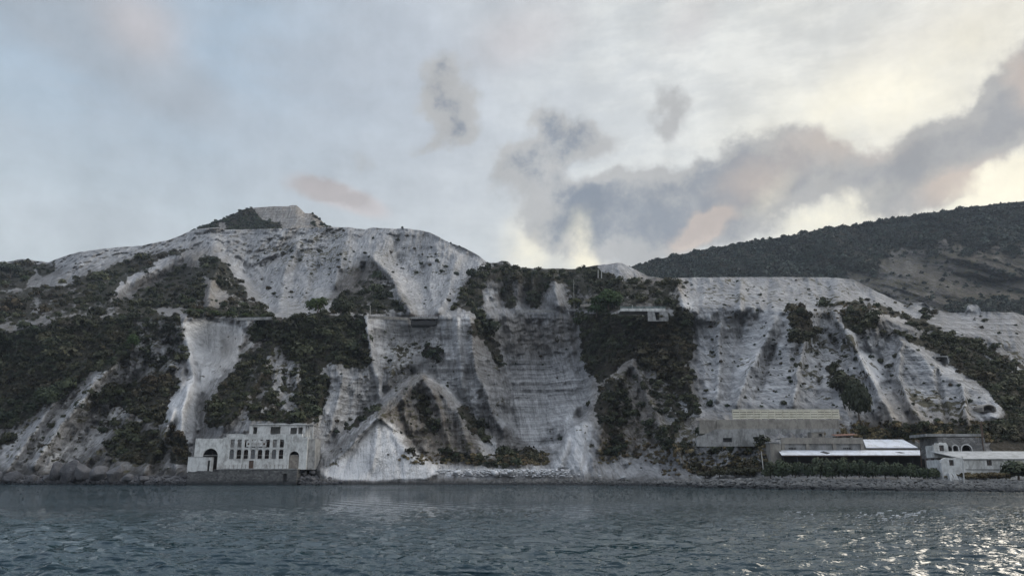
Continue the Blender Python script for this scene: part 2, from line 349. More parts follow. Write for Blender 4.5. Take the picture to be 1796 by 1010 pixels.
line([(824, 556, 98), (828, 600, 96), (836, 660, 90), (860, 720, 82), (890, 760, 70), (900, 790, 58)]); line([(848, 575, 132), (860, 620, 112), (884, 700, 96), (895, 735, 90)])
line([(893, 640, 140), (893, 730, 116), (915, 775, 100), (950, 782, 96), (985, 775, 92)]); line([(960, 600, 144), (960, 700, 122)]); line([(1010, 600, 134), (1030, 680, 114), (1020, 730, 100)])
line([(850, 800, 26), (900, 800, 34), (960, 800, 34)]); line([(760, 835, 4), (860, 826, 10), (960, 828, 9)]); line([(850, 812, 14), (960, 815, 14)])
# second spur
line([(1075, 570, 92), (1108, 600, 84), (1111, 628, 78), (1090, 660, 66), (1060, 700, 50), (1045, 725, 42), (1010, 748, 32), (990, 775, 22), (968, 812, 12), (962, 828, 9)])
line([(1020, 600, 118), (1048, 650, 98), (1036, 700, 84), (1005, 735, 76), (975, 775, 62), (955, 805, 30)])
line([(1040, 748, 30), (1035, 825, 8)]); line([(1111, 634, 77), (1130, 680, 58), (1150, 740, 34), (1180, 790, 20), (1200, 822, 12)]); line([(1090, 700, 58), (1090, 760, 34), (1085, 800, 18)])
line([(1215, 575, 104), (1215, 640, 78), (1225, 690, 58), (1238, 722, 46)]); line([(1165, 600, 90), (1185, 680, 60), (1205, 735, 40)])
line([(1000, 838, 5), (1100, 838, 6), (1200, 841, 8), (1250, 842, 8)]); line([(1100, 820, 14), (1180, 808, 20), (1250, 815, 20)])
# right cliff, terrace
line([(1240, 570, 112), (1240, 640, 88), (1248, 700, 62), (1262, 716, 54)]); line([(1275, 600, 112), (1275, 680, 76), (1275, 714, 56)])
line([(1330, 560, 116), (1340, 640, 92), (1335, 714, 56)]); line([(1360, 565, 102), (1320, 660, 76), (1300, 712, 54)]); line([(1395, 555, 98), (1385, 620, 86), (1380, 714, 54)])
line([(1240, 718, 50), (1480, 718, 50)]); line([(1150, 775, 27), (1215, 775, 27), (1280, 776, 27)]); line([(1300, 776, 182), (1480, 776, 184), (1530, 768, 191), (1600, 768, 191)], True); line([(1225, 738, 33), (1300, 738, 33), (1480, 738, 42)])
line([(1200, 830, 12), (1280, 800, 19), (1325, 795, 21)]); line([(1250, 838, 8), (1345, 836, 9), (1500, 838, 9), (1700, 840, 7), (1796, 841, 7), (2060, 843, 7)])
line([(1335, 835.5, 176), (1500, 836, 178), (1636, 836, 178)], True); line([(1335, 797, 180), (1500, 786, 184), (1530, 784, 188), (1605, 782, 188), (1632, 790, 183)], True); line([(1650, 836, 18), (1700, 837, 18), (1796, 837, 18), (2060, 838, 18)])
line([(1650, 790, 21), (1730, 800, 20), (1796, 808, 21), (2060, 815, 21)])
line([(1460, 548, 118), (1430, 620, 96), (1420, 700, 62)]); line([(1500, 600, 94), (1480, 660, 74), (1475, 712, 52)]); line([(1440, 560, 108), (1475, 600, 100), (1520, 650, 78), (1560, 700, 62), (1590, 745, 44)])
line([(1505, 615, 100), (1530, 640, 90), (1552, 672, 80)]); line([(1530, 690, 66), (1510, 740, 42)]); line([(1560, 560, 112), (1560, 600, 104)])
line([(1588, 605, 90), (1620, 622, 84), (1641, 640, 80), (1650, 656, 78)]); line([(1595, 670, 76), (1650, 672, 72)]); line([(1665, 660, 74), (1700, 678, 68), (1740, 695, 62), (1755, 728, 50)])
line([(1600, 594, 104), (1650, 628, 96), (1662, 648, 90), (1700, 662, 84), (1750, 684, 74), (1775, 730, 58)])
line([(1620, 700, 64), (1640, 745, 46), (1700, 745, 46), (1750, 745, 46)]); line([(1796, 640, 112), (1796, 700, 78), (1796, 760, 42)]); line([(2060, 660, 112), (2060, 760, 42)]); line([(1730, 610, 120), (1796, 650, 104)])

pa = np.array(pts); key = np.round(pa[:, :2]/1.5).astype(int); _, ix = np.unique(key, axis=0, return_index=True); pa = pa[np.sort(ix)]
vo, eo, fo, ov, *_ = delaunay_2d_cdt([Vector((a, b)) for a, b, c in pa], [], [], 0, 1e-4)
dep = np.array([pa[o[0], 2] for o in ov]); vxy = np.array([(v_.x, v_.y) for v_ in vo])
BD = np.full((len(GY), len(GX)), np.nan)
for f in fo:
    (x0, y0), (x1, y1), (x2, y2) = vxy[list(f)]; d0, d1, d2 = dep[list(f)]
    i0, i1 = max(0, int((min(x0, x1, x2)-GX[0])/G)), min(len(GX)-1, int((max(x0, x1, x2)-GX[0])/G)+1)
    j0, j1 = max(0, int((min(y0, y1, y2)-GY[0])/G)), min(len(GY)-1, int((max(y0, y1, y2)-GY[0])/G)+1)
    if i1 < i0 or j1 < j0: continue
    X, Y = np.meshgrid(GX[i0:i1+1], GY[j0:j1+1]); den = (y1-y2)*(x0-x2)+(x2-x1)*(y0-y2)
    if abs(den) < 1e-9: continue
    a = ((y1-y2)*(X-x2)+(x2-x1)*(Y-y2))/den; b = ((y2-y0)*(X-x2)+(x0-x2)*(Y-y2))/den; c = 1-a-b
    m = (a >= -1e-6) & (b >= -1e-6) & (c >= -1e-6)
    sub = BD[j0:j1+1, i0:i1+1]; sub[m] = (a*d0+b*d1+c*d2)[m]
for j in range(len(GY)):      # fill any gap outside the hull
    r = BD[j]; ok = ~np.isnan(r)
    if ok.any(): BD[j] = np.interp(GX, GX[ok], r[ok])
for j in range(len(GY)-2, -1, -1):
    if np.isnan(BD[j]).any(): BD[j] = BD[j+1]
BD = BD[::-1]; BD = np.maximum.accumulate(BD, 0)[::-1]
BD = np.exp(blur(np.log(BD), 1, 2))
# clefts (+) and ribs (-) cut into or standing out of the faces: path, metres, half width in pixels
def seg_d(path):
    d = np.full(XX0.shape, 1e9)
    for (xa, ya), (xb, yb) in zip(path, path[1:]):
        t = np.clip(((XX0-xa)*(xb-xa)+(YY0-ya)*(yb-ya))/((xb-xa)**2+(yb-ya)**2), 0, 1); d = np.minimum(d, np.hypot(XX0-xa-t*(xb-xa), YY0-ya-t*(yb-ya)))
    return d
XX0, YY0 = np.meshgrid(GX, GY); XX0 = XX0+4*fbm(XX0*.06, YY0*.06, 0, 3, 81); YY0 = YY0+3*fbm(XX0*.06, YY0*.06, 4, 3, 82)
for amp_, hw_, pth in [(16, 8, '342,640 352,690 348,740 345,800'), (7, 7, '392,600 398,640 372,690'), (-7, 9, '330,600 340,660 322,720 318,770'), (8, 8, '450,565 446,600'), (-6, 6, '468,560 462,585 440,612'), (-8, 10, '478,612 455,665 420,715 395,750'), (9, 8, '500,620 498,690 480,730'), (-7, 8, '520,640 525,700 520,735'), (9, 8, '548,650 552,700 545,740'),
    (10, 8, '575,670 566,720 560,760'), (-6, 8, '600,660 590,720 575,770'), (6, 6, '612,700 606,745'), (-8, 7, '643,565 652,620 662,670 668,700'), (9, 9, '735,560 738,600 742,640'), (-6, 8, '700,600 690,640 680,680'), (8, 7, '772,590 776,640'), (-7, 7, '800,560 806,620 812,680'), (9, 8, '838,640 845,690 852,720'), (-9, 8, '828,570 832,640 858,712 885,760'), (8, 7, '900,660 895,720 905,770'),
    (-6, 7, '742,662 700,706 668,730'), (8, 7, '700,712 712,760 745,800'), (-7, 8, '745,665 772,720 790,790'), (8, 8, '735,690 748,740 775,795'), (-6, 8, '800,715 812,760 830,800'), (9, 7, '795,705 802,750 812,800'), (-2, 6, '664,735 658,780 652,820'), (2.5, 6, '640,750 620,790 600,825'), (2.5, 6, '682,752 700,800 705,835'), (9, 7, '822,750 836,790 842,808'), (-6, 8, '850,765 880,790 905,812'),
    (8, 7, '1005,745 998,790 990,825'), (8, 7, '1030,740 1030,790 1022,825'), (-8, 9, '1110,630 1080,680 1060,730 1050,790'), (9, 8, '1085,700 1076,760 1070,810'), (-8, 9, '1112,640 1140,700 1165,760 1195,810'), (9, 8, '1120,690 1120,750 1115,800'), (9, 8, '1165,640 1180,690 1205,740'), (-7, 8, '1190,600 1200,660 1222,715'), (8, 8, '1216,560 1222,640 1238,705'),
    (-7, 9, '1360,560 1335,610 1310,660 1290,712'), (8, 8, '1375,570 1350,630 1325,700'), (7, 8, '1300,570 1290,630 1272,700'), (-6, 8, '1262,570 1262,640 1256,700'), (8, 8, '1440,560 1445,620 1432,700'), (-7, 8, '1410,600 1400,650 1392,710'), (-9, 9, '1462,550 1500,610 1535,680 1570,745'), (9, 8, '1450,580 1480,640 1520,710 1545,750'), (8, 8, '1540,620 1560,670 1600,740'), (-6, 8, '1580,600 1575,660 1600,720 1625,750'), (8, 7, '1645,650 1650,690 1665,740'), (-6, 8, '1690,680 1690,720 1700,745'),
    (-12, 12, '60,815 110,742 170,668 235,606'), (14, 12, '95,830 150,765 205,705 260,640'), (-11, 12, '130,838 185,770 240,710 300,640'), (13, 12, '175,838 225,775 280,715'), (-10, 11, '10,830 50,770 100,700 150,640'), (10, 12, '30,835 80,770 130,700'), (-9, 10, '250,830 285,770 305,720'), (9, 10, '300,830 300,780 310,740'),
    (26, 12, '640,470 630,510 625,545'), (-22, 11, '652,452 686,484 704,520 722,546'), (26, 13, '745,470 742,510 746,545'), (-16, 11, '800,450 790,500 770,545'), (22, 14, '560,470 545,510 540,545'), (-18, 13, '520,430 500,480 490,540'), (20, 13, '470,470 455,520'), (-22, 13, '390,455 372,500 362,545'), (20, 12, '405,480 425,530'), (16, 13, '690,420 700,460'), (-14, 12, '610,405 600,450 585,500'),
    (22, 10, '884,482 880,540'), (22, 10, '918,480 922,540'), (24, 10, '952,485 955,540'), (-14, 9, '935,480 936,535'), (-14, 9, '973,480 980,535'), (20, 12, '1000,490 1015,535'), (14, 10, '1070,500 1080,535'), (14, 10, '1140,505 1150,535'), (-12, 9, '1185,495 1200,540'), (10, 10, '1225,500 1228,545'), (9, 9, '1350,495 1345,540'), (9, 9, '1450,500 1455,535'), (-8, 9, '1300,495 1298,545')]:
    dd_ = seg_d([(float(a), float(b)) for a, b in (q.split(',') for q in pth.split())]); sh_ = np.clip(1-dd_/hw_, 0, 1); BD = BD+amp_*(.55*sh_**1.5 if amp_ > 0 else 1.25*sh_)*(1.35 if float(pth.split(',')[0]) > 1230 else .55 if 700 < float(pth.split(',')[0]) < 800 and '5' == pth.split(',')[1][0] else 1.)
BD = np.exp(blur(np.log(BD), 1, 1)); BD = np.minimum(BD, BD)
_lo = np.minimum.accumulate(BD, 0); BD = .35*np.maximum.accumulate(BD[::-1], 0)[::-1]+.65*BD
def samp(A, px, py, gx0=None, gy0=None):
    x = np.clip((px-GX[0])/G, 0, A.shape[1]-1.001); y = np.clip((py-GY[0])/G, 0, A.shape[0]-1.001)
    i, j = x.astype(int), y.astype(int); u, v_ = x-i, y-j
    return (A[j, i]*(1-u)+A[j, i+1]*u)*(1-v_)+(A[j+1, i]*(1-u)+A[j+1, i+1]*u)*v_

# ---- what covers the slopes: bare pumice, scrub, strata (painted on the ground itself)
XX, YY = np.meshgrid(GX, GY)
def inpoly(poly):
    c = np.zeros(XX.shape, bool); n = len(poly)
    for i in range(n):
        (xa, ya), (xb, yb) = poly[i], poly[(i+1) % n]
        if ya == yb: continue
        m = ((ya > YY) != (yb > YY)) & (XX < (xb-xa)*(YY-ya)/(yb-ya)+xa); c ^= m
    return c
def paint(A, val, poly, soft=2):
    m = blur(inpoly(poly).astype(float), soft, 2) if soft else inpoly(poly).astype(float)
    A += (val-A)*m
def pl(s): v_ = [float(q) for q in s.replace(',', ' ').split()]; return list(zip(v_[::2], v_[1::2]))
TONE = np.full(XX.shape, .5); VEG = np.zeros(XX.shape); SPK = np.full(XX.shape, .25); STR = np.full(XX.shape, .15); TAN = np.full(XX.shape, .15)
# tone
for v_, s in [
 (.36, '-260,560 0,540 200,545 320,555 315,600 290,700 290,830 -260,830'), (.42, '-260,480 0,470 140,470 330,430 370,500 330,550 0,560'), (.30, '200,500 350,450 370,540 210,540'),
 (.66, '180,498 290,450 330,440 240,490 215,512 200,515'), (.62, '100,456 150,442 250,430 345,402 400,400 380,430 330,440 250,440 130,470 90,470'),
 (.6, '390,400 600,395 740,400 860,460 800,520 790,546 600,540 500,545 460,540 420,470 380,440'), (.64, '690,460 800,440 850,462 800,500 770,546 725,546 700,500'), (.68, '395,455 440,455 440,480 420,490'), (.7, '480,460 500,460 500,500 480,505'),
 (.32, '610,470 650,460 690,490 720,545 600,545 570,530'), (.6, '660,490 690,500 718,545 690,545'),
 (.28, '800,540 820,480 880,460 1010,472 1010,540'), (.62, '850,510 872,508 876,540 856,542'), (.6, '895,535 922,533 925,546 895,546'), (.58, '935,500 950,510 960,545 935,545'), (.5, '968,480 990,490 990,540 965,540'),
 (.3, '1010,475 1200,480 1190,540 1010,545'), (.6, '1060,464 1092,460 1110,470 1135,486 1095,492 1050,488'), (.62, '1170,500 1220,495 1225,545 1180,550'), (.9, '1200,525 1215,525 1218,545 1200,545'),
 (.62, '1190,488 1480,488 1590,535 1640,570 1400,560 1230,560 1210,520'),
 (.58, '1600,530 1720,530 1796,550 2060,570 2060,640 1796,610 1640,585'), (.85, '1698,536 1714,534 1720,548 1694,548'),
 # left ribs
 (.68, '0,790 60,740 110,700 160,665 225,610 240,620 200,660 150,720 90,790 60,820 0,835'), (.72, '90,820 150,755 210,700 250,690 200,750 140,800 100,838 50,836'), (.85, '60,835 110,780 150,750 140,770 95,825'), (.8, '215,618 238,618 228,632 210,640'), (.62, '195,600 300,590 310,640 230,665 190,660'), (.6, '205,750 245,742 240,760 200,775'),
 (.96, '322,565 350,555 380,565 425,572 434,600 400,640 372,672 350,690 346,742 342,785 315,768 296,720 318,690 330,660 322,620'), (.88, '294,700 330,690 345,720 342,760 330,780 300,765'),
 (.8, '430,566 455,566 455,590 436,612'), (.5, '440,600 520,600 520,700 440,760 380,760 420,700'), (.7, '478,615 500,630 510,700 495,690'), (.62, '510,640 560,645 560,680 520,690'),
 (.68, '565,665 600,650 645,650 655,690 640,730 600,760 565,800 555,740'), (.62, '640,560 720,558 740,600 720,650 660,640 648,600'), (.8, '640,556 700,560 660,570 640,590'), (.78, '650,590 665,650 672,690 655,690'),
 (.74, '655,562 825,556 830,640 850,720 800,700 745,650 700,650 655,640'), (.82, '795,560 824,556 828,600 830,640 812,650 805,600'), (.75, '770,640 790,632 800,655 780,665'),
 (.46, '828,600 890,600 895,720 850,715 835,670'), (.34, '824,560 850,560 880,640 890,660 850,600 830,600'), (.66, '890,555 1010,545 1045,660 1045,700 1000,735 970,785 900,785 890,700'), (.5, '860,556 1010,548 1030,600 1040,640 900,630'), (.76, '890,700 1030,690 1010,735 970,785 905,785'),
 # spur + cone
 (.28, '560,826 742,656 780,690 822,740 850,790 870,815 760,815 740,790 664,728 600,775'), (.44, '760,690 800,700 830,760 850,795 800,800 770,750'), (.55, '738,685 755,690 755,715 738,712'), (.95, '664,732 690,752 720,786 745,812 765,815 772,830 757,842 600,842 560,835 575,815 610,790 640,755'), (.66, '570,838 750,838 752,846 570,846'), (.86, '745,780 790,815 790,830 740,838'),
 (.30, '820,740 860,720 900,760 940,800 900,812 860,810'), (.7, '820,770 870,770 875,805 835,805'), (.75, '870,720 900,722 900,745 880,745'),
 (.22, '860,800 960,795 960,815 860,818'),
 (.32, '1111,628 1140,690 1190,780 1150,800 1050,800 1045,730 1070,690'), (.86, '1000,742 1040,745 1038,790 1030,828 962,828 980,790'), (.4, '1120,640 1215,640 1240,730 1200,750 1150,740'), (.8, '1160,700 1235,715 1235,735 1190,738'),
 (.5, '1040,790 1250,790 1345,800 1340,835 1200,832 1040,832'), (.62, '1060,800 1110,805 1180,832 1060,832'),
 (.70, '1225,570 1470,560 1560,600 1600,700 1500,716 1236,716'), (.78, '1330,545 1365,550 1340,620 1310,680 1290,650'), (.7, '1430,550 1480,560 1560,690 1600,745 1540,740 1470,620'), (.98, '1506,622 1522,622 1540,645 1552,668 1535,674 1520,660 1508,640'), (.8, '1475,725 1500,725 1500,752 1475,752'),
 (.68, '1580,605 1600,598 1640,632 1660,640 1740,690 1755,730 1700,745 1640,745 1570,690'), (.80, '1700,700 1755,690 1758,735 1720,740'), (.74, '1650,640 1690,650 1700,680 1650,675'),
 (.46, '1660,620 1796,630 1796,700 1740,680'), (.7, '1720,605 1796,640 1796,660 1730,630'), (.3, '1500,745 1796,735 1796,800 1500,790'), (.5, '1150,738 1225,738 1225,780 1150,780')]:
    paint(TONE, v_, pl(s), 2)
for v_, s in [(1.08, '664,735 688,756 716,788 742,812 765,816 772,830 757,842 605,842 572,836 590,815 615,792 642,760'), (.37, '700,700 742,660 782,694 822,742 845,790 800,812 760,812 738,792 690,748 664,728 680,712')]: paint(TONE, v_, pl(s), 1)
paint(TONE, .15, [(-260, 822), (150, 826), (230, 828), (330, 822), (560, 826), (570, 840), (600, 842), (600, 870), (-260, 870)], 2)
paint(TONE, .2, pl('1250,840 2060,840 2060,880 1250,880'), 1); paint(TONE, .3, pl('560,843 750,843 760,835 880,838 1250,838 1250,880 560,880'), 1)
paint(TONE, .75, pl('765,818 830,820 960,822 1000,830 900,834 770,836'), 2)
# strata
for v_, s in [(1., '890,620 1045,640 1045,700 1000,735 970,785 900,785'), (.8, '640,560 830,560 890,700 820,700 745,650 650,650'), (.7, '565,665 655,650 655,700 600,760'), (.8, '1225,570 1400,560 1400,716 1236,716'), (.9, '1580,605 1650,632 1740,690 1700,745 1570,690'), (1., '1600,550 1796,552 1796,612 1640,585'), (.8, '775,700 830,740 850,795 800,800')]: paint(STR, v_, pl(s), 3)
for v_, s in [(.9, '560,826 742,656 850,790 870,815 760,815 664,728'), (.7, '1040,650 1111,628 1190,780 1150,800 1040,800'), (.6, '610,450 650,454 720,545 600,545'), (.8, '330,430 380,440 430,540 360,545'), (.5, '400,575 470,590 400,720 360,740'), (.8, '1100,480 1200,490 1200,545 1100,540'), (.8, '1560,690 1740,740 1700,770 1500,770'), (.9, '1190,735 1480,735 1480,755 1190,755'), (.5, '830,560 1010,550 1020,620 850,620'), (.6, '860,795 960,790 960,818 860,818'), (.6, '1440,530 1530,530 1600,575 1600,590 1440,560')]: paint(TAN, v_, pl(s), 4)
# speckling of tufts
for v_, s in [(.5, '400,400 860,460 800,546 460,546'), (.85, '480,410 620,405 600,470 470,470'), (.8, '660,600 760,600 745,660 690,680'), (.75, '1360,545 1480,560 1560,700 1400,700'), (.95, '1590,680 1720,690 1720,750 1600,750'), (.7, '1700,600 1796,620 1796,720 1740,690'), (.85, '1050,640 1200,640 1240,740 1200,830 1050,800'), (.75, '560,826 742,656 870,815 760,815'), (.8, '1010,480 1200,490 1200,545 1010,545'), (.7, '0,560 320,560 300,830 0,830'), (.75, '1150,780 1345,780 1345,835 1150,830'), (.6, '1200,490 1500,490 1580,540 1230,545'), (.1, '322,565 434,600 350,690 342,785 296,720'), (.05, '890,640 1030,660 970,785 900,785'), (.05, '664,740 760,840 570,840'), (.7, '430,600 560,640 540,740 380,750'), (.5, '1225,570 1400,560 1400,716 1236,716')]: paint(SPK, v_, pl(s), 4)
# dense scrub
for v_, s in [
 (.95, '-260,478 0,462 55,455 60,470 52,500 0,512 -260,520'), (.8, '60,462 95,460 100,475 70,485'), (.85, '55,510 130,490 190,465 240,447 300,440 330,432 320,445 290,452 245,480 205,500 190,520 130,525 60,525'), (.65, '0,515 60,500 200,512 215,525 300,560 200,552 100,556 0,570 -260,580 -260,530'),
 (.8, '215,525 330,462 355,470 362,520 330,540 240,545 205,545'), (.75, '355,446 395,455 428,500 462,552 430,552 402,535 388,500 350,480'),
 (.97, '-260,585 0,590 60,570 140,555 300,552 318,565 318,612 296,612 240,602 220,630 190,655 165,648 120,690 95,705 60,728 20,750 -260,800'),
 (.93, '145,700 175,690 200,672 250,668 300,655 318,655 308,690 298,700 292,750 272,742 255,745 225,718 180,708'), (.93, '180,775 205,768 238,750 285,765 290,800 270,815 235,812 200,802'), (.9, '298,755 322,765 338,790 332,815 296,812'), (.85, '0,760 35,765 30,778 0,785'), (.8, '160,735 225,735 215,750 180,760'), (.5, '240,560 320,560 318,650 250,665'),
 (.95, '362,712 388,672 412,642 436,618 462,592 482,590 486,612 462,640 432,676 434,700 424,730 392,752 362,752'), (.7, '438,640 470,640 490,690 500,720 440,740 430,700'),
 (.98, '455,560 500,556 560,550 640,556 648,600 656,634 640,645 612,650 580,640 560,650 540,640 505,628 488,605 470,590 440,600 432,580'), (.92, '530,640 560,650 575,668 572,700 556,740 520,730 512,700 520,670'), (.6, '490,640 520,650 515,690 500,690'),
 (.85, '440,735 480,720 550,725 550,742 440,744'), (.95, '318,534 400,540 482,548 482,560 440,562 380,558 330,553'), (.75, '600,520 650,505 690,530 712,548 600,552 580,545'), (.6, '620,490 660,480 690,500 670,530 620,520'),
 (.88, '795,545 802,520 825,482 870,464 900,470 960,474 990,486 985,505 960,490 950,545 930,545 925,500 905,500 905,540 884,545 880,500 850,500 850,545'), (.8, '985,480 1050,474 1100,492 1200,494 1190,510 1130,512 1100,530 1040,520 1010,545 990,520'), (.55, '1010,515 1200,510 1195,545 1010,545'), (.95, '925,468 1055,464 1050,478 930,480'),
 (.97, '1010,556 1060,545 1090,550 1150,556 1170,550 1216,562 1222,600 1210,640 1216,690 1232,725 1212,728 1190,705 1170,672 1150,655 1118,650 1111,625 1085,645 1050,675 1030,655 1018,610'),
 (.75, '1050,680 1090,660 1110,720 1090,770 1060,760 1040,720'), (.6, '1120,660 1170,670 1210,730 1190,745 1150,720'), (.6, '1130,740 1190,745 1190,770 1140,770'), (.7, '1060,770 1100,770 1100,800 1060,800'),
 (.9, '828,560 850,565 872,600 888,640 870,640 850,600 832,590'), (.7, '735,600 765,610 765,640 745,630'), (.85, '620,735 665,702 672,712 640,735 605,762'), (.8, '730,688 748,690 750,730 770,745 770,765 745,755 730,720'), (.85, '806,715 830,712 835,740 860,765 868,785 850,775 820,750'), (.7, '870,795 960,790 960,815 870,812'), (.6, '690,765 720,790 760,812 720,800'), (.7, '780,790 870,800 960,812 860,820 770,812'),
 (.95, '1384,548 1396,534 1412,536 1426,570 1424,592 1400,602 1383,585'), (.93, '1472,546 1500,538 1525,545 1536,572 1515,580 1490,582 1476,568'), (.8, '1430,526 1500,528 1560,540 1600,560 1580,562 1530,545 1440,535'), (.85, '1580,562 1620,556 1650,580 1700,590 1730,605 1700,610 1640,590'),
 (.97, '1535,580 1600,588 1660,588 1720,606 1740,630 1796,660 2060,690 2060,770 1796,760 1765,735 1745,690 1690,652 1660,630 1620,608 1590,598'), (.8, '1730,600 1796,640 1796,655 1740,625'), (.6, '1450,640 1490,655 1520,690 1530,700 1480,700 1455,680'), (.93, '1500,755 1560,750 1640,765 1640,780 1600,772 1510,772'), (.75, '1560,745 1740,742 1740,765 1560,765'), (.9, '1740,742 1796,740 2060,750 2060,800 1796,798 1740,795'), (.7, '1620,540 1650,548 1640,560 1620,555'), (.8, '1380,780 1440,790 1440,800'),
 (.75, '1210,822 1345,808 1345,832 1215,832'), (.5, '1150,775 1345,780 1345,808 1180,800')]:
    paint(VEG, v_, pl(s), 1)

# ---- the mesh: columns by bearing, rows up the slope
COLS = np.concatenate([np.arange(-250, -10, 5), np.arange(-10, 1806, 1.9), np.arange(1808, 2050, 5)]); NR = 250
TX = COLS[None, :]+np.zeros((NR, 1)); s_ = np.linspace(0, 1, NR)[:, None]
bot = waterpy(COLS)+3.0; top = np.interp(COLS, SKY[:, 0], SKY[:, 1]) + .8*fbm(COLS*.12, 0, 0, 3, 90)
TY = bot[None]+(top-bot)[None]*s_
def ground_noise(px, py, B):
    W = P(px, py, B); X, Y, Z = W[..., 0], W[..., 1], W[..., 2]
    k = np.clip(B/250., .6, 2.2); x, z, y = X/k, Z/k, Y/k
    wx = fbm(x*.03, z*.03, y*.03, 3, 3)*14
    xs = x+wx-z*.45*np.clip((700-px)/600., -.6, 1)
    gul = fbm(xs*.045, z*.010, 0, 4, 11, .55, True)*8.5          # erosion gullies running downhill
    flu = fbm(xs*.22, z*.03, y*.02, 4, 23, .6, True)*2.6
    rock = fbm(x*.11, z*.11, y*.11, 5, 31, .6)*6.5
    blk = fbm(x*.35+wx*.2, z*.35, y*.3, 3, 41, .6, True)*2.0
    fin_ = fbm(xs*.6, z*.05, y*.02, 3, 29, .6, True)*.9
    st = samp(STR, px, py); calm = samp(TONE, px, py)
    amp = 1.-.5*st-.82*np.clip((calm-.72)*5, 0, 1)
    stra = (vnoise(x*.02, z*.9, 0, 51)+.6*vnoise(x*.05, z*2.3, 0, 52))*st*.55
    return ((gul+flu+rock+fin_)*amp+blk*amp*1.1+stra)*k*np.clip((waterpy(px)-py-2)/30., .12, 1)
B0 = samp(BD, TX, TY)
def warp(x, y): return 11*fbm(x*.035, y*.05, 0, 3, 61)+6*fbm(x*.16, y*.2, 0, 3, 62), 8*fbm(x*.035, y*.05, 9, 3, 63)+5*fbm(x*.16, y*.2, 5, 3, 64)
WX, WY = warp(TX, TY)
def vegat(x, y):
    wx, wy = warp(x, y); fd = np.clip((waterpy(x)-y)/60, .15, 1); v = samp(VEG, x+wx*fd, y+wy*fd)
    n = fbm((x+y*.5)*.045, y*.075, 0, 4, 66, .6); n2 = fbm(x*.2, y*.3, 0, 3, 67, .6)
    n = n-.35*np.clip(fbm((x+y*1.1)*.05, (y-x*.5)*.02, 0, 3, 69, .6, True)-.1, 0, 1)*(y > 560)*(x < 340); return np.clip(v+(n*.62+n2*.5)*np.clip(v*1.6, 0, 1)*(1.25-.62*v), 0, 1)
fade = np.clip((waterpy(TX)-TY)/60, .15, 1)
SM = lambda A: samp(A, TX+WX*fade, TY+WY*fade)
aT, aV, aS, aB, aN = SM(TONE), vegat(TX, TY), SM(SPK), SM(STR), SM(TAN)
aT = aT+.10*fbm(TX*.05+TY*.02, TY*.03, 0, 4, 68, .6)
TD = B0+ground_noise(TX, TY, B0)*(1-.3*aV)
# keep the built platforms clear of rock
clear = np.clip(1-np.abs(TY-836)/6, 0, 1)*(TX > 1340)
TD = np.where(clear > 0, B0, TD)
TW = P(TX, TY, TD)
# the back of the hills, beyond the skyline
back_ = []
for dd, dz in [(12, -2), (40, -12), (120, -45), (260, -120)]:
    q = TW[-1].copy(); sc_ = (TD[-1]+dd)/TD[-1]; q[:, 0] *= sc_; q[:, 1] *= sc_; q[:, 2] = np.maximum(q[:, 2]+dz, -5); back_.append(q)
allv = np.concatenate([TW, np.array(back_)]); nr = NR+len(back_)
ext = lambda A: np.concatenate([A, np.repeat(A[-1:], len(back_), 0)]).ravel()
attrA = np.stack([ext(aT), ext(aV), ext(aS)], -1); attrB = np.stack([ext(aB), ext(aN), ext(aN)*0], -1)
me = npmesh('hillside', allv, gridfaces(nr, len(COLS)), True, {'cover': attrA, 'cover2': attrB})

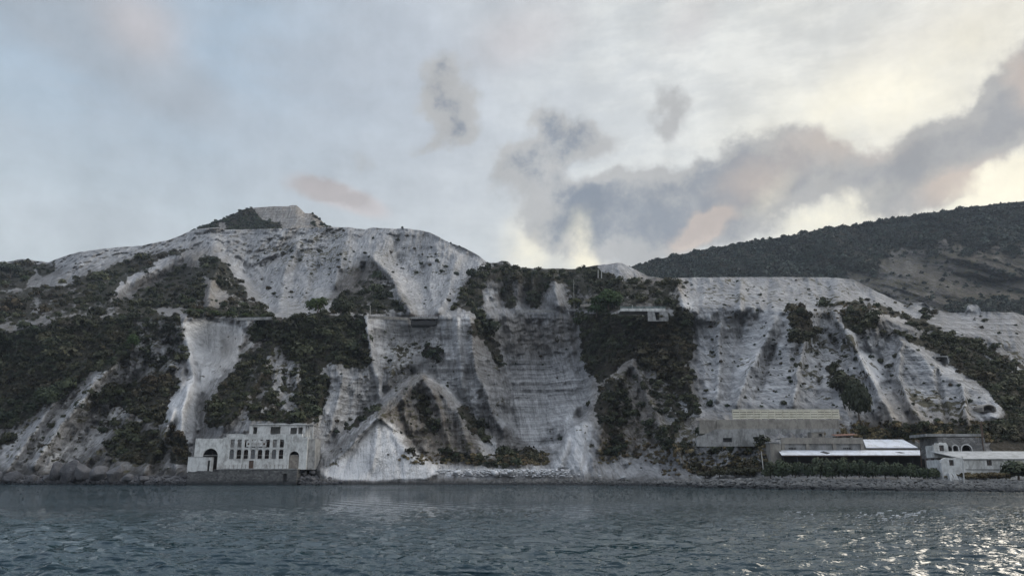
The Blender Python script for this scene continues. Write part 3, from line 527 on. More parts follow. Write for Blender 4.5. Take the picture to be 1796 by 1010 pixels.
def rock_material(name, veg=True, wet=True, far=0.):
    m = newmat(name); p0 = POS(); p = MAP(p0, (1, .3, 1), (0, R(9), 0))
    s3 = N('ShaderNodeSeparateXYZ'); L(ATT('cover', 'Vector'), s3.inputs[0]); t, vg, sp = s3.outputs
    s4 = N('ShaderNodeSeparateXYZ'); L(ATT('cover2', 'Vector'), s4.inputs[0]); st, tn = s4.outputs[0], s4.outputs[1]
    n1 = NOISE(p, .035, 8, .62); n2 = NOISE(p, .33, 8, .68); n3 = NOISE(MAP(p, (.55, .2, .06)), 1., 7, .65, dist=.5); n4 = NOISE(p, 1.4, 6, .7)
    sz = N('ShaderNodeSeparateXYZ'); L(p0, sz.inputs[0])
    stv = NOISE(MAP(p0, (.012, .012, .75)), 1., 5, .62); stv2 = NOISE(MAP(p0, (.03, .03, 2.6)), 1., 3, .6)
    calm_ = MR(t, .72, .92, 1, .15)
    j = M('ADD', t, M('MULTIPLY', M('SUBTRACT', n1, .5), M('MULTIPLY', calm_, .4))); j = M('ADD', j, M('MULTIPLY', M('SUBTRACT', n2, .5), M('MULTIPLY', calm_, .42))); j = M('ADD', j, M('MULTIPLY', M('SUBTRACT', n3, .5), .7))
    j = M('ADD', j, M('MULTIPLY', M('MULTIPLY', M('SUBTRACT', M('ADD', stv, M('MULTIPLY', stv2, .5)), .75), st), .9))
    j = M('ADD', j, M('MULTIPLY', M('SUBTRACT', n4, .5), .28)); n5 = NOISE(MAP(p, (1.6, .5, .22)), 1., 5, .7, dist=.4); j = M('ADD', j, M('MULTIPLY', M('SUBTRACT', n5, .5), .42))
    r = N('ShaderNodeValToRGB'); L(j, r.inputs[0]); e = r.color_ramp.elements
    for i, (q, c) in enumerate([(.1, (.042, .042, .043)), (.3, (.125, .121, .117)), (.46, (.205, .207, .21)), (.66, (.325, .33, .338)), (.98, (.60, .61, .625))]):
        k = e[i] if i < 2 else e.new(q); k.position = q; k.color = (*c, 1)
    c = MIX(M('MULTIPLY', tn, MR(n1, .35, .6, .35, 1)), r.outputs[0], (1.06, .93, .78), 'MULTIPLY')
    # joints and cracks in the rock
    vo_ = N('ShaderNodeTexVoronoi', feature='DISTANCE_TO_EDGE'); L(VM('ADD', MAP(p, (.26, .26, .15)), VM('MULTIPLY', NOISE(p, .5, 4, .6, 'Color'), (1.2, 1.2, 1.2))), vo_.inputs['Vector']); vo_.inputs['Scale'].default_value = 1.
    cr = M('MULTIPLY', MR(vo_.outputs['Distance'], 0, .035, 1, 0), MR(n1, .52, .6, 0, .45))
    c = MIX(cr, c, (.09, .09, .09))
    # dry tufts and lichen
    tf = NOISE(MAP(p, (1, 1, 1.5)), .42, 5, .62); tf2 = NOISE(p, .08, 3, .6)
    th = M('SUBTRACT', M('ADD', M('ADD', tf, M('MULTIPLY', M('SUBTRACT', tf2, .5), .5)), M('MULTIPLY', sp, .22)), .71)
    tuft = MR(th, 0, .045, 0, .92)
    tc_ = MIX(n4, (.035, .036, .024), (.115, .10, .058))
    c = MIX(tuft, c, tc_)
    if veg:
        vf = MR(M('ADD', vg, M('MULTIPLY', M('SUBTRACT', n2, .5), 1.1)), .36, .62, 0, 1)
        vc = MIX(MR(n4, .35, .65), (.012, .014, .011), (.045, .042, .027)); vc = MIX(MR(n1, .4, .62, 0, .6), vc, (.034, .027, .02)); vc = MIX(MR(NOISE(p, .6, 5, .7), .60, .68, 0, .7), vc, (.17, .165, .155))
        c = MIX(vf, c, vc)
    if wet: c = MIX(MR(M('ADD', sz.outputs[2], M('MULTIPLY', M('SUBTRACT', n2, .5), 1.6)), .3, 1.7, .88, 0), c, (.018, .02, .022))
    bh = M('ADD', M('MULTIPLY', n2, 2.4), M('ADD', M('MULTIPLY', n3, 2.6), M('ADD', M('MULTIPLY', n4, .6), M('MULTIPLY', M('MULTIPLY', M('ADD', stv, stv2), st), .9))))
    bh = M('SUBTRACT', bh, M('MULTIPLY', cr, .4))
    fin_mat(c, .95, bh, 1.4+far, 1., .1); return m
ROCK = rock_material('pumice_slope')
terrain = link('hillside', me, mat=ROCK); tag(terrain, kind='structure')

def ground(px, py):
    px = np.asarray(px, float); py = np.asarray(py, float)
    ci = np.clip(np.searchsorted(COLS, px)-1, 0, len(COLS)-2); u = np.clip((px-COLS[ci])/(COLS[ci+1]-COLS[ci]), 0, 1)
    b = np.interp(px, COLS, bot); t = np.interp(px, COLS, top); s = np.clip((py-b)/(t-b), 0, .9999)*(NR-1); r = s.astype(int); v_ = s-r
    u = u[..., None]; v_ = v_[..., None]
    return (TW[r, ci]*(1-u)+TW[r, ci+1]*u)*(1-v_)+(TW[r+1, ci]*(1-u)+TW[r+1, ci+1]*u)*v_

# ---- farther hills: the summit on the left and the wooded mountain on the right
def far_hill(name, x0, x1, step, skl, bottom, Df, nrow, amp, wl, paintf, seed, kind_mat, bumpy=0.):
    c = np.arange(x0, x1, step); skl = np.array(skl, float); tp = np.interp(c, skl[:, 0], skl[:, 1])
    X = c[None]+np.zeros((nrow, 1)); s = np.linspace(0, 1, nrow)[:, None]; Y = bottom+(tp-bottom)[None]*s
    D = Df(X, s+0*X); W = P(X, Y, D)
    n = (fbm(W[..., 0]/wl+.3*W[..., 2]/wl, W[..., 2]/(wl*2.2), 0, 5, seed, .55, True)*.6+fbm(W[..., 0]/wl*2, W[..., 2]/wl*2, W[..., 1]/wl, 4, seed+5)*.5)*amp
    n = n*np.clip(s*6, 0, 1)
    D2 = D+n; W = P(X, Y, D2)
    if bumpy: W[..., 2] += np.abs(fbm(W[..., 0]/9, W[..., 1]/30, W[..., 2]/9, 3, seed+9))*bumpy
    bk = []
    for dd, dz in [(30, -8), (140, -60), (400, -260)]:
        q = W[-1].copy(); f = (D2[-1]+dd)/D2[-1]; q[:, 0] *= f; q[:, 1] *= f; q[:, 2] += dz; bk.append(q)
    T, Vg, Sp, St, Tn = paintf(X, Y, W, s+0*X); e = lambda A: np.concatenate([A, np.repeat(A[-1:], 3, 0)]).ravel()
    me = npmesh(name, np.concatenate([W, np.array(bk)]), gridfaces(nrow+3, len(c)), True, {'cover': np.stack([e(T), e(Vg), e(Sp)], -1), 'cover2': np.stack([e(St), e(Tn), e(Tn)], -1)})
    o = link(name, me, mat=kind_mat); tag(o, kind='structure'); return W, c, tp, Vg
def pf_peak(X, Y, W, s):
    z = X*0; t = .47+z; vg = z+.9
    nz = 5*fbm(X*.12, Y*.12, 0, 3, 88); X = X+nz; Y = Y+nz*.4; face = ((X > 440+(Y-362)*.9) & (X < 532+(Y-360)*.75)) | ((X > 384) & (X < 396) & (Y > 390)); lx = ((Y > 384+(X-450)*.18) & (X < 492)); face &= ~(lx & (X > 400))
    face = blur(face.astype(float), 1, 1)
    cap = (Y < np.interp(X, [430, 505, 520, 560], [366, 364, 362, 380])+2)
    vg = .9*(1-face); vg = np.where(X > 545, .45, vg)
    return t, vg, z+.3, z+.8*face, z+.75
peakW = far_hill('summit', 290, 640, 1.9, [(290, 430), (330, 409), (352, 398), (365, 393), (385, 386), (400, 381), (420, 370), (432, 366), (450, 364), (480, 362), (505, 362), (511, 360), (520, 360), (528, 367), (535, 374), (548, 374), (557, 379), (566, 389), (576, 397), (600, 410), (640, 425)], 425,
         lambda X, s: 760+90*s, 60, 10, 60, pf_peak, 301, ROCK)[0]
def pf_mt(X, Y, W, s):
    z = X*0; n = fbm(X*.03, Y*.02, 0, 5, 71, .6)
    cl = np.clip((Y-np.interp(X, [1100, 1480, 1560, 1650, 1750, 1900], [520, 460, 440, 440, 430, 420]))/34.+n*2.6, 0, 1)*np.clip((X-1465)/30., 0, 1)
    cl = cl*(1-np.clip((Y-520)/12., 0, 1)*np.clip((X-1650)/30, 0, 1)*.9)
    vg = 1-.86*cl; vg = np.minimum(vg, 1-.12*np.clip(n*2, 0, 1))
    return z+.15+.3*n, vg, z+.9, z+.15, z+.95*np.clip((X-1560)/150, 0, 1)
MT = rock_material('mountain_slope', far=1.2, wet=False)
mtW, mtc, mtt, mtV = far_hill('mountain', 1060, 2200, 1.9, [(1060, 474), (1105, 469), (1150, 456), (1175, 450), (1200, 445), (1250, 436), (1300, 426), (1350, 419), (1400, 411), (1450, 399), (1500, 396), (1550, 385), (1600, 379), (1650, 371), (1700, 364), (1750, 358), (1796, 353), (2200, 290)], 585,
         lambda X, s: 620+330*s+np.clip(X-1400, 0, 900)*-.1, 130, 62, 95, pf_mt, 401, MT)
# ================================================================ WATER
YN, YF = 9.0, 262.0
q = np.linspace(1/YN, 1/YF, 600); wy = 1/q
ta = np.concatenate([np.linspace(-2.2, -.85, 24)[:-1], np.linspace(-.85, .85, 1000), np.linspace(.85, 2.2, 24)[1:]])
Yw, Tw = np.meshgrid(wy, ta, indexing='ij'); Xw = Yw*Tw
dy = np.abs(np.gradient(wy))[:, None]+0*Yw
Zw = np.zeros_like(Yw); wr = np.random.default_rng(3)
for i in range(64):
    lam = 2.6*(.2/2.6)**(i/63.)
    th = wr.normal(R(6), R(24)); kx, ky = math.sin(th), math.cos(th); ph = wr.random()*6.283
    a = .0155*lam**.95*(1.0 if lam < 1.6 else .6)
    eff = 2*dy*abs(ky)+.002*Yw
    att = np.clip((lam-1.2*eff)/(1.6*eff), 0, 1)
    t = 2*math.pi/lam*(kx*Xw+ky*Yw)+ph+1.1*vnoise(Xw*.25/lam, Yw*.25/lam, i, 5)*1.5
    Zw += a*att*(np.sin(t)-.25*np.cos(2*t))
Zw *= .55+.6*np.clip(.5+fbm(Xw*.03, Yw*.03, 0, 3, 8), 0, 1.2)
me = npmesh('water', np.stack([Xw, Yw, Zw], -1), gridfaces(len(wy), len(ta)), True)
m = newmat('sea_water'); p = POS()
mp = MAP(p, (1, .8, 1), (0, 0, R(10)))
w1 = NOISE(MAP(p, (.75, 1.15, 1), (0, 0, R(10))), .8, 2, .5, dist=.3); w2 = NOISE(MAP(p, (.8, 1.3, 1), (0, 0, R(-8))), 2.2, 2, .5, dist=.2); w3 = NOISE(mp, .22, 3, .5); w4 = NOISE(MAP(p, (.7, 1.3, 1), (0, 0, R(4))), 5., 2, .5); gust = NOISE(MAP(p, (.012, .03, 1)), 1., 4, .55)
sy = N('ShaderNodeSeparateXYZ'); L(p, sy.inputs[0])
hgt = M('ADD', M('ADD', M('MULTIPLY', w1, .9), M('ADD', M('MULTIPLY', w2, .42), M('MULTIPLY', w4, .14))), M('MULTIPLY', w3, .5))
hgt = M('MULTIPLY', hgt, MR(gust, .35, .65, .55, 1.1))
pr = fin_mat((.002, .018, .025), .0, hgt, .42, 1., .5); pr.inputs['IOR'].default_value = 1.36
WATER = m
water = link('water', me, mat=WATER); tag(water, kind='structure')
w2o = link('sea', npmesh('sea', [(-1900, -290, -.6), (1900, -290, -.6), (1900, 1700, -.6), (-1900, 1700, -.6)], [(0, 1, 2, 3)]), mat=WATER); tag(w2o, kind='structure')
# ================================================================ SCRUB, SHRUBS, TREES
def foliage(name, a, b, c):
    m = newmat(name); n = NOISE(POS(), .9, 4, .6)
    s = N('ShaderNodeSeparateXYZ'); L(ATT('tint', 'Vector'), s.inputs[0])
    cc = MIX(s.outputs[0], a, b); cc = MIX(M('MULTIPLY', s.outputs[2], .8), cc, c)
    cc = MIX(1., cc, N_rgb(M('ADD', .1, M('MULTIPLY', s.outputs[1], 1.8))), 'MULTIPLY')
    p = fin_mat(cc, .8, None, spec=.15); return m
def N_rgb(v):
    n = N('ShaderNodeCombineXYZ')
    for i in range(3): L(v, n.inputs[i])
    return n.outputs[0]
SCRUB = foliage('scrub_leaves', (.022, .030, .017), (.050, .050, .028), (.048, .034, .022))
GREEN = foliage('green_leaves', (.026, .046, .016), (.050, .072, .022), (.06, .06, .02))
DARKF = foliage('dark_leaves', (.022, .032, .020), (.036, .046, .026), (.045, .035, .024))
TAMA = foliage('tamarisk_leaves', (.026, .038, .024), (.048, .060, .034), (.06, .06, .035))
DRY = foliage('dry_leaves', (.10, .085, .045), (.14, .11, .06), (.09, .06, .035))
MTF = foliage('forest_leaves', (.022, .032, .026), (.038, .045, .036), (.04, .038, .031))
def clump(n, seed, size=.24, lobes=7, flat=.75, spread=.55, core=True):
    r = np.random.default_rng(seed)
    lc = r.normal(size=(lobes, 3)); lc /= np.linalg.norm(lc, axis=1)[:, None]; lc *= spread*r.uniform(.5, 1, (lobes, 1)); lc[:, 2] = np.abs(lc[:, 2])*flat
    lr = r.uniform(.32, .58, lobes); k = r.integers(0, lobes, n)
    d = r.normal(size=(n, 3)); d /= np.linalg.norm(d, axis=1)[:, None]; d[:, 2] = np.where(d[:, 2] < -.35, -d[:, 2], d[:, 2])
    c = lc[k]+d*(lr[k]*r.uniform(.75, 1.12, n))[:, None]
    nn = d+r.normal(scale=.45, size=(n, 3)); nn /= np.linalg.norm(nn, axis=1)[:, None]
    u = np.cross(nn, r.normal(size=(n, 3))); u /= np.linalg.norm(u, axis=1)[:, None]; v = np.cross(nn, u); s = size*r.uniform(.6, 1.3, n)[:, None]
    tri = np.stack([c+u*s, c-u*s*.55+v*s*.85, c-u*s*.6-v*s*.8], 1)
    lb = r.uniform(0, 1, lobes)[k]*.5+r.uniform(0, 1, n)*.5
    return tri, lb
def clump_mesh(name, tri, lb, tint, mat):
    n = len(tri); t = np.zeros((n, 3, 3)); t[:, :, 0] = tint[0]; t[:, :, 1] = (.25+.5*lb)[:, None]; t[:, :, 2] = tint[1]
    me = npmesh(name, tri.reshape(-1, 3), np.arange(3*n).reshape(-1, 3), False, {'tint': t.reshape(-1, 3)}); me.materials.append(mat); return me
def scatter(name, pos, rad, ntri, mat, kindlabel, seed, size=.24, flat=.75, tints=None, zs=1.):
    T = [clump(ntri, seed+i, size, 7, flat) for i in range(8)]; r = np.random.default_rng(seed+99)
    vs_, ts = [], []
    N_ = len(pos); k = r.integers(0, 8, N_); a = r.uniform(0, 6.28, N_)
    t0 = np.clip(.5+.5*fbm(pos[:, 0]*.03, pos[:, 2]*.03, 0, 3, seed)+r.normal(scale=.22, size=N_), 0, 1)
    t2 = np.clip(fbm(pos[:, 0]*.05, pos[:, 2]*.05, 5, 3, seed+3)*1.6-.1+r.normal(scale=.2, size=N_), 0, 1); br = r.normal(0, .17, N_)
    for q in range(8):
        ii = np.where(k == q)[0]
        if not len(ii): continue
        tri, lb = T[q]; ca, sa = np.cos(a[ii]), np.sin(a[ii])
        x = tri[None, :, :, 0]*ca[:, None, None]-tri[None, :, :, 1]*sa[:, None, None]; y = tri[None, :, :, 0]*sa[:, None, None]+tri[None, :, :, 1]*ca[:, None, None]
        v = np.stack([x, y, tri[None, :, :, 2]*zs+0*x], -1)*rad[ii][:, None, None, None]+pos[ii][:, None, None, :]
        t = np.zeros_like(v); t[..., 0] = t0[ii][:, None, None]; t[..., 1] = np.clip((.25+.5*lb)[None, :, None]+br[ii][:, None, None], 0, 1); t[..., 2] = t2[ii][:, None, None]
        vs_.append(v.reshape(-1, 3)); ts.append(t.reshape(-1, 3))
    v = np.concatenate(vs_); t = np.concatenate(ts)
    me = npmesh(name, v, np.arange(len(v)).reshape(-1, 3), False, {'tint': t}); me.materials.append(mat)
    return link(name, me)
# dense scrub that covers the slopes
r = np.random.default_rng(21)
n = 80000; px = r.uniform(-60, 1860, n); py = r.uniform(440, 846, n)
ok = (py > np.interp(px, COLS, top)+1) & (py < waterpy(px)-6); px, py = px[ok], py[ok]
vg = vegat(px, py)
clus = .5+.9*fbm(px*.05, py*.08, 0, 3, 77)
prob = np.where(vg > .88, .9, vg*.75)*np.clip(.35+clus*(1.3-.5*vg)+np.clip(vg-.8, 0, 1)*3, 0, 1)
bld = ((px > 336) & (px < 552) & (py > 744)) | ((px > 1280) & (px < 1478) & (py > 714) & (py < 776)) | ((px > 1340) & (py > 776)) | ((px > 715) & (px < 770) & (py > 545) & (py < 575)) | ((px > 1084) & (px < 1172) & (py > 534) & (py < 556)) | ((px > 1215) & (px < 1285) & (py > 735) & (py < 776))
keep = (r.uniform(0, 1, len(px)) < prob*.40) & (vg > .12) & ~bld
# open tufts on bare ground
sp = samp(SPK, px, py); keep2 = (r.uniform(0, 1, len(px)) < .042*np.clip(sp-.12, 0, 1)*np.clip(clus*1.5, 0, 1)) & ~bld & (vg < .3)
g1 = ground(px[keep], py[keep]); rr = r.lognormal(math.log(1.0), .52, len(g1))*np.clip(g1[:, 1]/260, .8, 1.75)
g1[:, 2] += rr*.12
scatter('scrub', g1, rr, 120, SCRUB, None, 500, .22); tag(bpy.data.objects['scrub'], 'dense dark evergreen scrub covering the slopes between the bare pumice faces', 'scrub', kind='stuff')
g2 = ground(px[keep2], py[keep2]); rr = r.lognormal(math.log(.62), .35, len(g2))*np.clip(g2[:, 1]/260, .8, 1.9)
scatter('low_tufts', g2, rr, 60, SCRUB, None, 600, .3, .6); tag(bpy.data.objects['low_tufts'], 'small low tufts of dry scrub dotted over the bare pumice slopes', 'tufts', kind='stuff')
# dry grass strips
gl = []
for (x0, x1, y0, y1, k) in [(870, 962, 797, 816, 160), (700, 870, 797, 814, 90), (1150, 1345, 776, 834, 160), (1440, 1740, 742, 776, 260), (1500, 1620, 755, 770, 60), (1050, 1200, 770, 815, 90), (1430, 1600, 530, 560, 60)]:
    gl.append(np.stack([r.uniform(x0, x1, k), r.uniform(y0, y1, k)], -1))
gl = np.concatenate(gl); g3 = ground(gl[:, 0], gl[:, 1]); scatter('dry_grass', g3, r.uniform(.5, 1.1, len(g3)), 60, DRY, None, 650, .3, .6); tag(bpy.data.objects['dry_grass'], 'straw coloured dry grass and herbs along the foot of the cliffs', 'grass', kind='stuff')
# forest on the far mountain, bushes on the far summit
n = 24000; X = r.uniform(1100, 1830, n); s = r.uniform(0, 1, n)**.8; ci = np.clip(((X-1060)/1.9).astype(int), 0, len(mtc)-1); ri = (s*(129)).astype(int); wp = mtW[ri, ci].copy(); vgm = mtV[ri, ci]
k = r.uniform(0, 1, n) < np.where(vgm > .8, .55, np.clip((vgm-.3)*.7, .03, .4))
wp = wp[k]; scatter('mountain_forest', wp, r.lognormal(.95, .38, len(wp)), 40, MTF, None, 700, .34, .8); tag(bpy.data.objects['mountain_forest'], 'dark forest canopy covering the far mountain on the right', 'forest', kind='stuff')
n = 1800; X = r.uniform(330, 600, n); s = r.uniform(.1, 1, n); ci = np.clip(((X-290)/1.9).astype(int), 0, peakW.shape[1]-1); ri = (s*59).astype(int); wp = peakW[ri, ci].copy()
_, vgg, *_r = pf_peak((290+np.arange(peakW.shape[1])*1.9)[None]+np.zeros((60, 1)), 425+(np.interp(290+np.arange(peakW.shape[1])*1.9, [290, 345, 432, 520, 576, 640], [430, 402, 366, 360, 397, 425])-425)[None]*np.linspace(0, 1, 60)[:, None], peakW, None)
k = r.uniform(0, 1, n) < np.clip(vgg[ri, ci]-.25, 0, 1); wp = wp[k]; scatter('summit_scrub', wp, r.uniform(1.6, 3.4, len(wp)), 40, DARKF, None, 750, .34, .7); tag(bpy.data.objects['summit_scrub'], 'dark scrub covering the flanks of the far summit on the left', 'scrub', kind='stuff')

# ---- single shrubs, each a thing of its own
SH = {}
for i in range(6):
    tri, lb = clump(260, 900+i, .17, 8, .8, .5)
    for j, (mt_, ti) in enumerate([(DARKF, (.3, .1)), (SCRUB, (.4, .2)), (DARKF, (.8, .5)), (SCRUB, (.8, .9)), (GREEN, (.4, .2))]): SH[i, j] = clump_mesh('shrub', tri, lb, ti, mt_)
ORD = ['leftmost', 'second from left', 'third from left', 'fourth from left', 'fifth from left', 'sixth from left', 'seventh from left', 'eighth from left', 'ninth from left', 'tenth from left', 'eleventh from left', 'twelfth from left']
def conv(x0, y0, sc_, lst): return [(x0+a/sc_, y0+b/sc_, c/sc_) for a, b, c in lst]
R2c = conv(450, 340, 3.991, [(485, 260, 14), (540, 275, 12), (610, 260, 14), (455, 300, 10), (345, 325, 14), (320, 400, 18), (445, 405, 22), (590, 425, 14), (575, 465, 18), (620, 460, 16), (250, 445, 18), (305, 465, 22), (480, 455, 12), (515, 525, 14), (575, 515, 18), (245, 405, 20), (320, 362, 12),
    (990, 322, 20), (1105, 385, 16), (940, 410, 18), (760, 415, 18), (790, 443, 14), (755, 490, 14), (1225, 375, 12), (1160, 425, 12), (1200, 445, 12), (1255, 425, 14), (1262, 470, 18), (1150, 490, 18), (1215, 500, 16), (1325, 510, 18), (1300, 545, 22), (1400, 560, 26), (1185, 658, 14), (1175, 770, 10), (955, 550, 14), (1020, 238, 14), (815, 312, 14), (680, 405, 12), (1055, 295, 16),
    (250, 725, 10), (85, 660, 26), (125, 700, 20), (20, 770, 12), (60, 420, 10), (15, 465, 12), (1360, 345, 10), (1420, 368, 8)])
R5c = conv(0, 590, 3.74, [(345, 585, 30), (420, 525, 20), (375, 640, 18), (390, 742, 15), (275, 720, 22), (245, 595, 12), (520, 455, 34), (590, 370, 40), (70, 665, 46), (1175, 640, 44), (30, 690, 30)])
R6c = conv(450, 590, 3.74, [(1030, 365, 20), (1030, 400, 20), (1130, 500, 26), (1135, 575, 36), (1160, 630, 14), (1250, 325, 16), (500, 620, 10), (530, 628, 20), (610, 320, 8), (715, 265, 11), (690, 280, 8), (955, 235, 9), (905, 298, 8), (862, 775, 6), (970, 790, 12), (1420, 625, 40), (115, 420, 32), (1565, 780, 14), (1515, 830, 16), (1630, 815, 26), (1265, 765, 16), (1210, 740, 10), (945, 630, 16)])
R7c = conv(900, 590, 3.74, [(495, 445, 27), (320, 672, 32), (845, 450, 42), (800, 265, 24), (290, 272, 10), (1290, 445, 34), (1405, 455, 20), (990, 605, 16), (1065, 620, 18), (1125, 675, 20), (1190, 270, 24), (1265, 355, 20), (1265, 690, 24), (180, 130, 16), (195, 185, 10), (1295, 100, 12), (1290, 178, 12), (1325, 122, 13), (1360, 110, 12), (1360, 165, 15), (1305, 22, 14), (1450, 165, 9), (1360, 295, 8), (20, 180, 14), (350, 85, 12), (665, 745, 38), (1245, 800, 12), (1300, 800, 14), (1070, 810, 12), (610, 380, 24)])
R8c = conv(1340, 520, 5.61, [(240, 75, 20), (520, 25, 18), (560, 20, 16), (625, 25, 14), (950, 25, 22), (775, 60, 24), (495, 203, 8), (535, 203, 8), (530, 475, 22), (590, 470, 14), (465, 490, 12), (330, 530, 16), (515, 560, 22), (465, 550, 12), (165, 610, 16), (165, 662, 22), (275, 620, 30), (320, 680, 40), (250, 735, 18), (290, 730, 14), (245, 800, 26), (265, 840, 26), (390, 860, 26), (95, 930, 16), (420, 680, 22), (5, 390, 20), (20, 260, 16)])
R8d = conv(1340, 520, 5.61, [(800, 455, 22), (735, 455, 18), (905, 545, 22), (800, 595, 30), (735, 640, 30), (740, 735, 22), (905, 620, 36), (1050, 595, 34), (1140, 640, 40), (1225, 690, 50), (1290, 590, 38), (1255, 780, 24), (990, 740, 36), (1015, 795, 26), (1165, 765, 12), (1400, 710, 12), (1335, 925, 10), (1050, 880, 15), (1085, 910, 13), (1020, 405, 24), (1110, 480, 18), (960, 410, 15)])
R9c = conv(1560, 520, 5.61, [(600, 872, 26), (685, 875, 26), (530, 832, 14), (335, 850, 16), (165, 710, 14), (250, 975, 18), (430, 165, 44), (935, 235, 36), (1240, 280, 20), (1075, 360, 24), (1250, 365, 16), (1070, 470, 30), (1040, 610, 36), (935, 555, 30), (895, 195, 16), (20, 165, 30)])
R9d = conv(1346, 590, 3.74, [(105, 437, 26), (430, 450, 12), (455, 460, 10), (740, 465, 20), (1320, 425, 24), (1110, 455, 13), (970, 380, 11), (750, 550, 9), (1270, 545, 18), (1230, 400, 10), (860, 470, 10), (1210, 545, 14)])
zones = [(R2c, lambda a, b: a < 555 and b < 440, 'upper left slope of the pale dome'), (R2c, lambda a, b: a < 620 and b >= 440, 'lower left slope of the pale dome'), (R2c, lambda a, b: 555 <= a < 710 and b < 452, 'middle slope of the pale dome'), (R2c, lambda a, b: a >= 710 and b < 470, 'right shoulder of the pale dome'), (R2c, lambda a, b: True, 'pale scree below the dome'),
    (R5c, lambda a, b: True, 'rock ribs left of the seafront ruin'), (R6c, lambda a, b: a < 700 and b < 700, 'cliff face between ruin and basin'), (R6c, lambda a, b: a > 700 and b < 770, 'brown spur behind the white cone'), (R6c, lambda a, b: True, 'foot of the brown spur'),
    (R7c, lambda a, b: b > 735, 'low ground right of the white buttress'), (R7c, lambda a, b: a < 1010, 'banded grey quarry wall'), (R7c, lambda a, b: a < 1215, 'scrubby spur with the white buttress'), (R7c, lambda a, b: True, 'pale wall left of the cream balustrade'),
    (R8c, lambda a, b: b < 560, 'brow of the right-hand quarry'), (R8c, lambda a, b: b < 625, 'upper quarry face above the balustrade'), (R8c, lambda a, b: True, 'middle quarry face above the balustrade'),
    (R8d, lambda a, b: b < 622, 'slope above the white scree chute'), (R8d, lambda a, b: a < 1520, 'ground left of the white scree chute'), (R8d, lambda a, b: True, 'ground right of the white scree chute'),
    (R9c, lambda a, b: b > 660, 'terraced cliff left of the tunnel'), (R9c, lambda a, b: b < 590, 'white terraces at the far right'), (R9c, lambda a, b: True, 'brown slope at the far right'), (R9d, lambda a, b: a < 1500, 'ledge directly above the cream balustrade'), (R9d, lambda a, b: True, 'rough slope below the tunnel mouth')]
used = set()
for lst, test, where in zones:
    sel = sorted([q for q in lst if (id(lst), q) not in used and test(q[0], q[1])])
    for q in sel: used.add((id(lst), q))
    # split into rows of at most a dozen, by height in the zone
    rows = [sel] if len(sel) <= 12 else [sorted([q for q in sel if q[1] < np.median([z[1] for z in sel])]), sorted([q for q in sel if q[1] >= np.median([z[1] for z in sel])])]
    for ri_, row in enumerate(rows):
        for i, (a, b, c) in enumerate(row):
            g = ground(a, b+c*.35); rad = max(c, 2.2)*1.12*g[1]/F/.95
            j = int(r.choice([0, 0, 1, 1, 2, 3]))
            o = link('shrub', SH[int(r.integers(0, 6)), j]); o.location = (g[0], g[1]-rad*.3, g[2]+rad*.1); o.rotation_euler = (0, 0, r.uniform(0, 6.28))
            o.scale = (rad, rad, rad*float(r.uniform(.85, 1.15)))
            hue = {0: 'green', 1: 'olive', 2: 'dark', 3: 'brown'}[j]; rw = '' if len(rows) == 1 else (' of upper row', ' of lower row')[ri_]
            size = 'tiny' if c < 3.2 else 'small' if c < 5.5 else 'large'
            tag(o, f'{size} {hue} shrub, {ORD[i]}{rw}, {where}'.replace('middle quarry face above the balustrade', 'quarry face above balustrade').replace('scrubby spur with the white buttress', 'scrubby central spur'), 'shrub', 'single shrubs on the '+where)

# ---- trees
bk = newmat('bark'); fin_mat(MIX(NOISE(MAP(OBJ(), (4, 4, .7)), 1.5, 5), (.05, .04, .032), (.13, .11, .09)), .95, NOISE(OBJ(), 6, 4)); BARK = bk
def tree(name, px, py, wpx, hpx, trunkpx, mat, tint, label, n=1800, group=None, D=None, seed=1, dens=14, sz=.1, zoff=0., leanx=0., cat='tree'):
    """crown centre at px,py; wpx/hpx crown half sizes"""
    g = ground(px, py+hpx+trunkpx) if D is None else P(px, py+hpx+trunkpx, D)
    k = g[1]/F/.97; rw, rh, th = wpx*k, hpx*k, (hpx*.9+trunkpx)*k
    e = empty(name, (g[0], g[1], g[2]-.3*k*2), label=label, cat=cat, group=group)
    rr = random.Random(seed); t = MB(); base_r = max(.12, rw*.07); tops = Vector((leanx*k, 0, th))
    pts_ = [Vector((0, 0, -.4)), Vector((rr.uniform(-.1, .1)*rw+leanx*k*.3, 0, th*.45)), tops]
    for i, (a, b) in enumerate(zip(pts_, pts_[1:])): t.tube(a, b, base_r*(1-.35*i), base_r*(.65-.35*i), 7)
    for i in range(7):
        an = rr.uniform(0, 6.28); z0 = rr.uniform(.4, .9); a = pts_[1].lerp(tops, max(0, (z0-.45)/.55)); t.tube(a, a+Vector((math.cos(an)*rw*.6, math.sin(an)*rw*.6, rh*.5)), base_r*.35, base_r*.12, 5)
    t.build('trunk', BARK, e)
    tri, lb = clump(n, seed*13+5, sz, dens, .9, .72); tri = tri.copy(); tri[..., 0] *= rw; tri[..., 1] *= rw; tri[..., 2] = (tri[..., 2]-.36)/.78*rh
    me = clump_mesh('crown', tri, lb, tint, mat); c = link('crown', me, e); c.location = (leanx*k, 0, (hpx+trunkpx)*k+.3*k-(.22*rh if cat in ('bush', 'hedge') else 0)); return e
tree('pine_tree', 556, 533, 22, 15, 1, GREEN, (.6, .2), 'bright green pine by the cliff road above the dark scrub', 1500, seed=2)
tree('pine_tree', 598, 535, 20, 20, 1, DARKF, (.4, .3), 'brownish dark pine just right of the bright green pine', 1300, seed=3)
tree('pine_tree', 1068, 522, 28, 19, 4, GREEN, (.1, .0), 'big rounded dark green pine beside the white road wall', 2200, seed=4)
tree('pine_tree', 1046, 541, 20, 12, 1, GREEN, (.0, .0), 'low dark green pine at the left foot of the big rounded one', 1000, seed=5)
